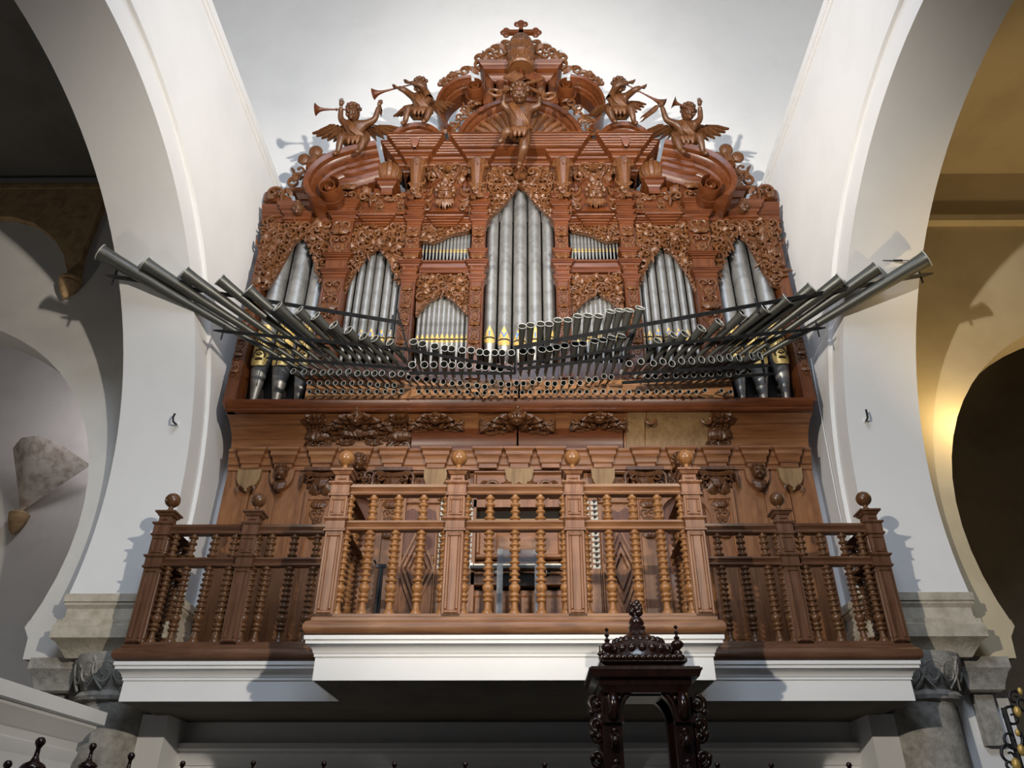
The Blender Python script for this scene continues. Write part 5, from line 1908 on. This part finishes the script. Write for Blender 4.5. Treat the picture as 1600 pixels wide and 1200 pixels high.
# short trumpets in rows over the board
S1 = [(458, 580), (475, 581), (490, 581), (504, 582), (516.5, 581), (530, 582), (544.5, 580.5), (558.5, 583.5), (572.5, 583), (585, 583.5), (596.5, 583), (612.8, 585), (626.8, 584), (638.7, 589.6), (652, 591)]
S1 += [(620 + x / 4.21, 520 + y / 4.21) for x, y in ((195, 307), (247, 315), (305, 322), (365, 333), (415, 330), (467, 347), (527, 348), (578, 355), (628, 323), (685, 335), (735, 340), (787, 330), (833, 333), (893, 325), (937, 307), (992, 335), (1040, 335), (1097, 330), (1150, 325), (1205, 330), (1265, 310), (1308, 305), (1365, 287), (1412, 292))]
for i, (u, v) in enumerate(S1):
    big = 1.15 if i < 13 else 1.0
    k = (811 - u) / 350
    horn(at(u, v, YB - (.36 if i < 15 else .30)), at(u + 24 * k + (4 if i < 15 else 0), max(v + 10, 602), YB + .01), .038 * big, 'short horizontal trumpet, %s from left in the top row above the board' % ORD[i], 'short trumpets in the top row')
S2 = [(483, 598), (499, 599), (511.6, 598), (524, 598.4), (536.6, 599), (549.8, 599), (563, 598), (577.8, 599.8), (590, 601.5), (605, 602.4), (616, 602), (627, 611)]
for i, (u, v) in enumerate(S2):
    horn(at(u, v, YB - .26), at(u + 16, 608, YB + .01), .034, 'short horizontal trumpet, %s from left in the middle row on the board' % ORD[i], 'short trumpets in the middle row')
S3 = [(483 + 13.2 * i, 612) for i in range(11)]
S3 += [(620 + x / 4.21, 520 + y / 4.21) for x, y in ((145, 387), (200, 385), (255, 387), (305, 385), (358, 385), (410, 390), (463, 390), (527, 400), (577, 395), (628, 395), (682, 385), (733, 395), (780, 390), (825, 393), (878, 390), (937, 390), (988, 388), (1040, 388), (1097, 388), (1147, 388), (1203, 388), (1250, 388), (1305, 385), (1358, 385), (1410, 388), (1467, 387), (1528, 390))]
S3 += [(980 + x / 5.333, 500 + y / 5.333) for x, y in ((18, 600), (97, 600), (170, 600), (245, 595), (305, 595), (378, 595), (440, 597), (512, 600), (578, 598), (650, 585), (788, 590), (865, 600))]
for i, (u, v) in enumerate(S3):
    k = (811 - u) / 350
    horn(at(u, v, YB - .22), at(u + 14 * k, 616, YB + .01), .030, 'tiny horizontal trumpet, %s from left in the bottom row just above the sill' % ORD[i], 'tiny trumpets in the bottom row')


# ---------------------------------------------------------------- iron rails carrying the trumpets
def rail(p, q, w, label, pegs=(), pointed=True):
    a, b = Vector(p), Vector(q)
    e = empty('iron_rail', tuple(a), label, 'rail')
    d = (b - a).normalized()
    MB().tube([a, a + d * .12, b - d * .05, b], [w * .35 if pointed else w, w, w, w], 4, flat=.8, ref=(.01, .01, 1)).build('bar', M_iron, e)
    for f in pegs:
        c = a.lerp(b, f)
        MB().tube([c + Vector((0, 0, -.13)), c + Vector((0, 0, .1))], w * .32, 6).build('peg', M_iron, e)
    return e


rail(at(165, 430, 7.72), at(626, 504, 8.42), .042, 'long upper black iron rail under the big left-hand fan', (.03, .97))
rail(at(333, 516, 8.2), at(640, 546, 8.5), .036, 'middle black iron rail under the big left-hand fan', (.05, .97))
rail(at(415, 559, 8.55), at(640, 576, 8.7), .034, 'lower black iron rail under the big left-hand fan', (.08,))
rail(at(636, 546, 8.42), at(803, 576, 8.42), .032, 'sloping black iron rail under the upper row of the left centre rack', (), False)
rail(at(640, 583, 8.5), at(806, 583, 8.5), .032, 'level black iron rail under the lower row of the left centre rack', (), False)
rail(at(1458, 427, 7.72), at(806, 543, 8.3), .042, 'long upper black iron rail from the centre to the far right', (.03, .42))
rail(at(1290, 512, 8.2), at(972, 545, 8.45), .036, 'middle black iron rail under the big right-hand fan', (.04,))
rail(at(972, 545, 8.52), at(808, 569, 8.52), .028, 'black iron rail behind the lower row of the right centre rack', (), False)
rail(at(992, 556, 8.42), at(808, 577, 8.42), .032, 'black iron rail under the lower row of the right centre rack', (), False)
rail(at(1206, 571, 8.5), at(972, 584, 8.5), .032, 'black iron rail under the upper row of the right outer rack', (.05,))
rail(at(1213, 584, 8.68), at(972, 598, 8.68), .032, 'black iron rail under the lower row of the right outer rack', (.08,))
rail(at(619, 478, 8.42), at(647, 580, 8.55), .018, 'thin slanting black iron strut at the left rail ends', (), False)
rail(at(805, 540, 8.42), at(805, 582, 8.46), .018, 'short black iron upright in the middle of the racks', (), False)
rail(at(992, 508, 8.4), at(966, 560, 8.55), .03, 'slanting black iron strut at the right rail ends', (), False)
rail(at(1190, 560, 8.62), at(1196, 590, 8.68), .016, 'short black iron hanger joining the right outer rails', (), False)
# tie wires to the walls
for p, q, nm in ((at(205, 404, 7.9), at(238, 393, 7.7), 'left'), (at(1372, 407, 7.7), at(1420, 407, 7.62), 'right')):
    e = empty('tie_wire', tuple(p), 'thin wire with turnbuckle steadying the longest %s trumpet' % nm, 'wire')
    MB().tube([p, q], .006, 5).build('cable', M_iron, e)
    MB().tube([Vector(p).lerp(q, .5), Vector(p).lerp(q, .8)], .014, 6).build('turnbuckle', M_iron, e)
# ================================================================ CHOIR STALLS IN FRONT
def turned_finial(x, y, z, s, label, group=None):
    e = empty('stall_finial', (x, y, z - .12 * s), label, 'finial', group)
    V, Fc = MB().lathe([(.03, -.12), (.03, -.03), (.05, 0), (.062, .02), (.03, .035), (.022, .05), (.06, .075), (.068, .09), (.055, .11), (.025, .125), (.014, .15), (.012, .19), (.018, .20)], n=14).raw()
    MB().inst((V, Fc), np.eye(3) * s, (x, y, z)).build('turned_body', M_dark, e, 60)
    MB().ball((x, y, z + .222 * s), .027 * s, 10, 8).build('knob', M_dark, e, 180)
    return e


YST = 6.4
for i, (u, v) in enumerate(((287, 1186), (397, 1185), (507, 1186), (617, 1187), (727, 1187), (851, 1188), (1120, 1188), (1204, 1188), (1325, 1188))):
    p = at(u, v, YST)
    turned_finial(p.x, YST, p.z - .21, .8, 'dark turned stall finial at the bottom edge, %s from left' % ORD[i], 'finials of the choir stalls')
e = empty('choir_stall_back', (0, YST, 0), 'dark wooden back of the choir stalls below the finials', 'choir stalls')
MB().box(-3.2, 3.2, YST - .04, YST + .04, 1.1, 1.94).build('back_board', M_dark, e)
MB().sweep([(-3.2, YST - .04), (3.2, YST - .04)], [(0, 1.9), (.05, 1.93), (.05, 1.96), (-.1, 1.965)]).build('cornice_moulding', M_dark, e)
for k in range(9):
    MB().panel(-3.1 + .69 * k, -2.5 + .69 * k, 1.2, 1.85, YST - .04, .02, .04).build('stall_panel', M_dark, e)
for u, v, y, s, n in ((63, 1160, 5.9, 1.25, 'largest, beside the low white wall'), (145, 1167, 6.2, 1.0, 'in front of the left column foot'), (205, 1182, 6.3, 1.0, 'just right of the left column')):
    p = at(u, v, y)
    turned_finial(p.x, y, p.z - .22 * s, s, 'dark turned finial at lower left, ' + n)
p = at(12, 1195, 5.6)
turned_finial(p.x, 5.6, p.z - .22, 1.0, 'dark turned finial peeping in at the far lower left corner')

# ---------------------------------------------------------------- carved canopy of the presiding seat
YK = 6.0
cx = .985
can = empty('canopy', (cx, YK + .35, 0), 'dark polished carved wooden canopy with arch and finials standing before the gallery', 'canopy')


def kz(v, y=YK): return at(1010, v, y).z


def kx(u, v, y=YK): return at(u, v, y).x


za = kz(1078)
zb = kz(1040)
x0, x1 = kx(921, 1062), kx(1100, 1062)
cx = (x0 + x1) / 2
hw = (x1 - x0) / 2
D = .62
ring = [(cx - hw + .11, YK + .11), (cx + hw - .11, YK + .11), (cx + hw - .11, YK + D), (cx - hw + .11, YK + D)]
MB().sweep(ring, [(-.08, za), (0, za), (.01, za + .03), (.03, za + .05), (.035, za + .08), (.085, za + .10), (.11, za + .16), (.11, zb - .025), (.095, zb - .02), (.095, zb), (-.3, zb)], close=True).build('main_cornice', M_dark, can)
zc2 = kz(1026)
MB().sweep([(cx - hw + .14, YK + .14), (cx + hw - .14, YK + .14), (cx + hw - .14, YK + D - .03), (cx - hw + .14, YK + D - .03)], [(-.05, zb), (0, zb), (.01, zb + .03), (.05, zb + .05), (.05, zb + .075), (-.3, zb + .08)], close=True).build('upper_moulding', M_dark, can)
m = MB()
for k in range(13):
    m.ball((cx - hw + .14 + (2 * hw - .28) * k / 12, YK + .085, zb + .08), .028, 8, 6, (1.2, .6, .8))
m.build('scallop_row', M_dark, can, 180)
m = MB()
dome = [(1.0, 0), (.98, .03), (.86, .10), (.62, .17), (.40, .205), (.28, .225), (.22, .25), (.24, .275), (.16, .30), (.10, .33), (.07, .36)]
V, Fc = MB().lathe([(r * .30, h) for r, h in dome], n=28).raw()
m.inst((V, Fc), np.diag((1, .85, 1.05)), (cx, YK + .34, zb + .07))
m.build('dome', M_dark, can)
m = MB()
for k in range(11):
    a = PI + PI * (k + .5) / 11
    for r, h, q in ((.275, .09, .07), (.19, .165, .06)):
        m.ball((cx + r * math.cos(a), YK + .34 + r * .85 * math.sin(a), zb + .07 + h), q * .45, 7, 5, (1, .7, 1.2))
m.build('dome_leaves', M_dark, can, 180)
zf = kz(997, YK + .3)
z9 = kz(942, YK + .3)
m = MB().lathe([(.07, 0), (.03, .03), (.05, .06), (.03, .09), (.065, .12), (.05, .16), (.025, .18), (.04, .20), (.02, .22)], (cx, YK + .34, zf), 12)
hh = z9 - zf
for k in range(9):
    z = zf + .2 + (hh - .2) * k / 9
    m.ball((cx + .03 * math.sin(k * 2.3), YK + .34 + .03 * math.cos(k * 2.3), z), .038 - .0012 * k, 8, 6)
    m.ball((cx - .035 * math.sin(k * 2.3), YK + .34 - .02, z + .02), .024, 6, 5)
m.tube([(cx, YK + .34, zf), (cx, YK + .34, z9)], [.028, .012], 8)
m.build('flower_finial', M_dark, can, 180)
for u, v0, v1, s_ in ((950, 1022, 990, 1.0), (1060, 1018, 990, 1.0), (938, 1026, 1015, .42)):
    x = kx(u, v0, YK + .12)
    z = kz(v0, YK + .12)
    V, Fc = MB().lathe([(.035, -.06), (.04, .0), (.02, .02), (.06, .055), (.065, .075), (.045, .10), (.02, .115), (.03, .135), (.014, .15), (.012, .165), (.026, .18), (.012, .2), (.01, .215), (.024, .235), (.004, .255)], n=12).raw()
    MB().inst((V, Fc), np.eye(3) * .8 * s_, (x, YK + .14, z)).build('corner_finial', M_dark, can, 60)
# arcaded body
zl = 1.2
xa0, xa1 = kx(943, 1120), kx(1087, 1120)
xi0, xi1 = kx(975, 1120), kx(1060, 1120)
zsp = kz(1118)
ra = (xi1 - xi0) / 2
xm = (xi0 + xi1) / 2
for y0, y1, nm in ((YK + .16, YK + .24, 'front_arch'), (YK + D - .1, YK + D - .02, 'rear_arch')):
    out = [(xa0, zl), (xa0, za + .02), (xa1, za + .02), (xa1, zl), (xi1, zl), (xi1, zsp)] + [(xm + ra * math.cos(q), zsp + ra * 1.05 * math.sin(q)) for q in np.linspace(0, PI, 19)[1:-1]] + [(xi0, zsp), (xi0, zl)]
    MB().prism(out, y0, y1).build(nm, M_dark, can)
MB().box(xa0, xa1, YK + .2, YK + D - .05, za - .01, za + .03).build('soffit', M_dark, can)
for x in (xa0 + .02, xa1 - .02):
    MB().prism([(x - .015, zl), (x - .015, za), (x + .015, za), (x + .015, zl)], YK + .22, YK + .32).build('side_stile', M_dark, can)
arcp = [(xm + (ra + .02) * math.cos(q), YK + .15, zsp + (ra + .02) * 1.05 * math.sin(q)) for q in np.linspace(0, PI, 21)]
MB().tube(arcp, .016, 6).build('arch_moulding', M_dark, can)
for e_ in (-1, 1):
    xc = xm + e_ * (ra + (xa1 - xi1) / 2)
    m = MB().box(xc - .075, xc + .075, YK + .11, YK + .16, zsp - .03, zsp + .02)
    m.box(xc - .04, xc + .04, YK + .09, YK + .16, zsp + .01, zsp + .06)
    m.build('impost_block', M_dark, can)
    m = MB()
    m.tube([(xc, YK + .15, za - .0), (xc, YK + .09, za - .03), (xc, YK + .075, za - .09), (xc, YK + .1, za - .16), (xc, YK + .13, za - .18)], [.035, .04, .042, .04, .03], 8)
    for k in range(7):
        z = zsp - .08 - .105 * k
        m.ball((xc, YK + .14, z), .032 if k % 2 else .024, 9, 7, (1, .8, 1.25 if k % 2 else 1))
        if k % 2:
            m.tube([(xc, YK + .13, z + .07), (xc, YK + .09, z + .03), (xc, YK + .12, z - .02)], [.03, .034, .015], 7)
    m.ball((xc, YK + .13, zsp + .09), .03, 8, 6)
    m.build('front_bosses', M_dark, can, 180)
    # scrolling ears outside
    xe = xm + e_ * (xa1 - xm + .055)
    m = MB()
    for k, (z, r, tw) in enumerate(((za - .075, .07, 1), (za - .21, .055, -1), (zsp - .12, .05, 1), (zsp - .26, .06, -1), (zsp - .42, .055, 1), (zsp - .58, .055, -1))):
        pts = []
        for i in range(20):
            a = (PI / 2 if tw > 0 else -PI / 2) + tw * e_ * -1 * i * .36
            rr = r * (1 - i / 24)
            pts.append((xe + rr * math.cos(a), YK + .19 - .02 * i / 20, z + rr * math.sin(a)))
        m.tube(pts, [.022 * (1 - i / 50) for i in range(20)], 6)
        m.ball((xe, YK + .16, z), r * .38, 8, 6)
    m.tube([(xe - e_ * .03, YK + .2, za - .02), (xe - e_ * .02, YK + .2, zsp), (xe - e_ * .03, YK + .2, zsp - .7)], .025, 6)
    for k in range(5):
        m.ball((xe + e_ * .045, YK + .16, za - .13 - .15 * k), .026, 7, 6)
    m.build('scroll_ear', M_dark, can, 180)
    m = MB()
    for k in range(5):
        a = .5 + .2 * k
        m.ball((xm + e_ * (ra + .035) * math.cos(a * .9), YK + .135, zsp + (ra + .06) * 1.05 * math.sin(a * .9) + .02), .024, 7, 6)
    m.build('spandrel_flowers', M_dark, can, 180)

# ================================================================ SMALL THINGS
# two wall hooks
for u, v, s, nm in ((277, 658, -1, 'left'), (1352, 652, 1, 'right')):
    p = at(u, v, 8.78)
    e = empty('wall_hook', tuple(p), 'small dark iron hook with white plate on the %s arch soffit' % nm, 'hook')
    MB().box(p.x - .02, p.x + .02, 8.78, 8.80, p.z - .055, p.z - .015).build('plate', M_white, e)
    MB().tube([(p.x, 8.78, p.z - .05), (p.x - .01, 8.70, p.z - .05), (p.x - .015, 8.68, p.z), (p.x - .01, 8.69, p.z + .06)], .014, 6).build('hook', M_iron, e)
# white cable down the right wall
pts = [at(u, v, Y) for u, v, Y in ((1262, 560, 9.3), (1272, 600, 9.35), (1285, 660, 9.4), (1298, 720, 9.45), (1306, 790, 9.5), (1310, 860, 9.5))]
tag(MB().tube([(4.2, p.y, p.z) for p in pts], .008, 6).build('cable', M_white, None, 180), 'thin white cable running down the right wall beside the organ', 'cable')
# music stand on the gallery floor
ms = at(585, 960, 8.9)
e = empty('music_stand', (ms.x, 8.9, ZS1), 'folded black music stand left of the console on the gallery', 'music stand')
ztop_ = at(592, 882, 8.9).z
MB().tube([(ms.x, 8.9, ZS1 + .3), (ms.x + .02, 8.9, ztop_)], .02, 6).tube([(ms.x + .05, 8.9, ZS1 + .3), (ms.x + .04, 8.9, ztop_ - .05)], .014, 6).build('pole', M_iron, e)
MB().box(ms.x - .04, ms.x + .08, 8.88, 8.92, ztop_ - .04, ztop_).tube([(ms.x - .04, 8.9, ztop_), (ms.x - .06, 8.86, ztop_ + .04)], .012, 5).build('clamp', M_iron, e)
for k in range(3):
    a = k * 2.1
    MB().tube([(ms.x + .02, 8.9, ZS1 + .34), (ms.x + .02 + .2 * math.cos(a), 8.9 + .2 * math.sin(a), ZS1 + .01)], .012, 5).build('leg', M_iron, e)
# clear acrylic lectern in front of the keys
p0, p1 = at(777, 962, 8.95), at(786, 858, 8.95)
xl = at(781, 900, 8.95).x
xr = at(838, 900, 8.95).x
e = empty('acrylic_lectern', ((xl + xr) / 2, 8.95, ZS1), 'clear acrylic lectern standing in front of the organ keys', 'lectern')
MB().box(xl - .035, xl + .035, 8.93, 8.95, ZS1, p1.z).build('upright_sheet', M_perspex, e)
MB().box(xr - .02, xr + .02, 8.93, 8.95, ZS1, p1.z - .05).build('upright_sheet', M_perspex, e)
MB().box(xl + .0, xr + .02, 8.955, 8.97, at(800, 880, 8.95).z, p1.z).build('desk_sheet', M_perspex, e)
# number plates
for u, v, txt, lab in ((773, 893, '28', 'painted number 28 on the console rail under the keys'), (853, 894, '3', 'round plate with number 3 on the console rail under the keys')):
    p = at(u, v, YL - .075)
    e = empty('number_plate', (p.x, YL - .07, p.z - .03), lab, 'number')
    if txt == '3':
        MB().lathe([(.001, 0), (.055, 0), (.055, .008), (.045, .012), (.001, .012)], (p.x, YL - .06, p.z), 18, (0, -1, 0)).build('disc', M_dark, e)
    letters('digits', txt, .085, M_white, e, (0, -.006 - (.004 if txt == '3' else 0), 0), 0, .002)
# wrought iron light standard at the lower right
g0 = at(1592, 1200, 6.9)
e = empty('wrought_iron_candelabrum', (g0.x, 6.9, 0), 'black and gilt wrought iron scrollwork standing at the lower right edge', 'candelabrum')
MB().tube([(g0.x + .02, 6.9, 0), (g0.x + .02, 6.9, g0.z + .45)], .022, 8).build('stem', M_iron, e)
for k, (du, v, r, f) in enumerate(((-12, 1180, .085, 1), (-14, 1155, .10, -1), (-8, 1120, .09, 1), (4, 1100, .08, -1), (-4, 1090, .06, 1), (-16, 1195, .05, -1))):
    p = at(1592 + du, v, 6.9)
    pts = []
    for i in range(24):
        a = .8 + f * i * .33
        rr = r * (1 - i / 28)
        pts.append((p.x + rr * math.cos(a), 6.9 + .02 * f, p.z + rr * math.sin(a)))
    MB().tube(pts, [.014 * (1 - i / 60) for i in range(24)], 6).build('scroll', M_iron, e, 180)
for du, v, s_ in ((-2, 1112, .03), (2, 1080, .02), (4, 1172, .03), (-4, 1195, .035), (-2, 1145, .02)):
    p = at(1592 + du, v, 6.86)
    MB().ball(tuple(p), s_, 8, 6, (1, 1, 1.5)).build('gilt_leaf', M_gilt, e, 180)
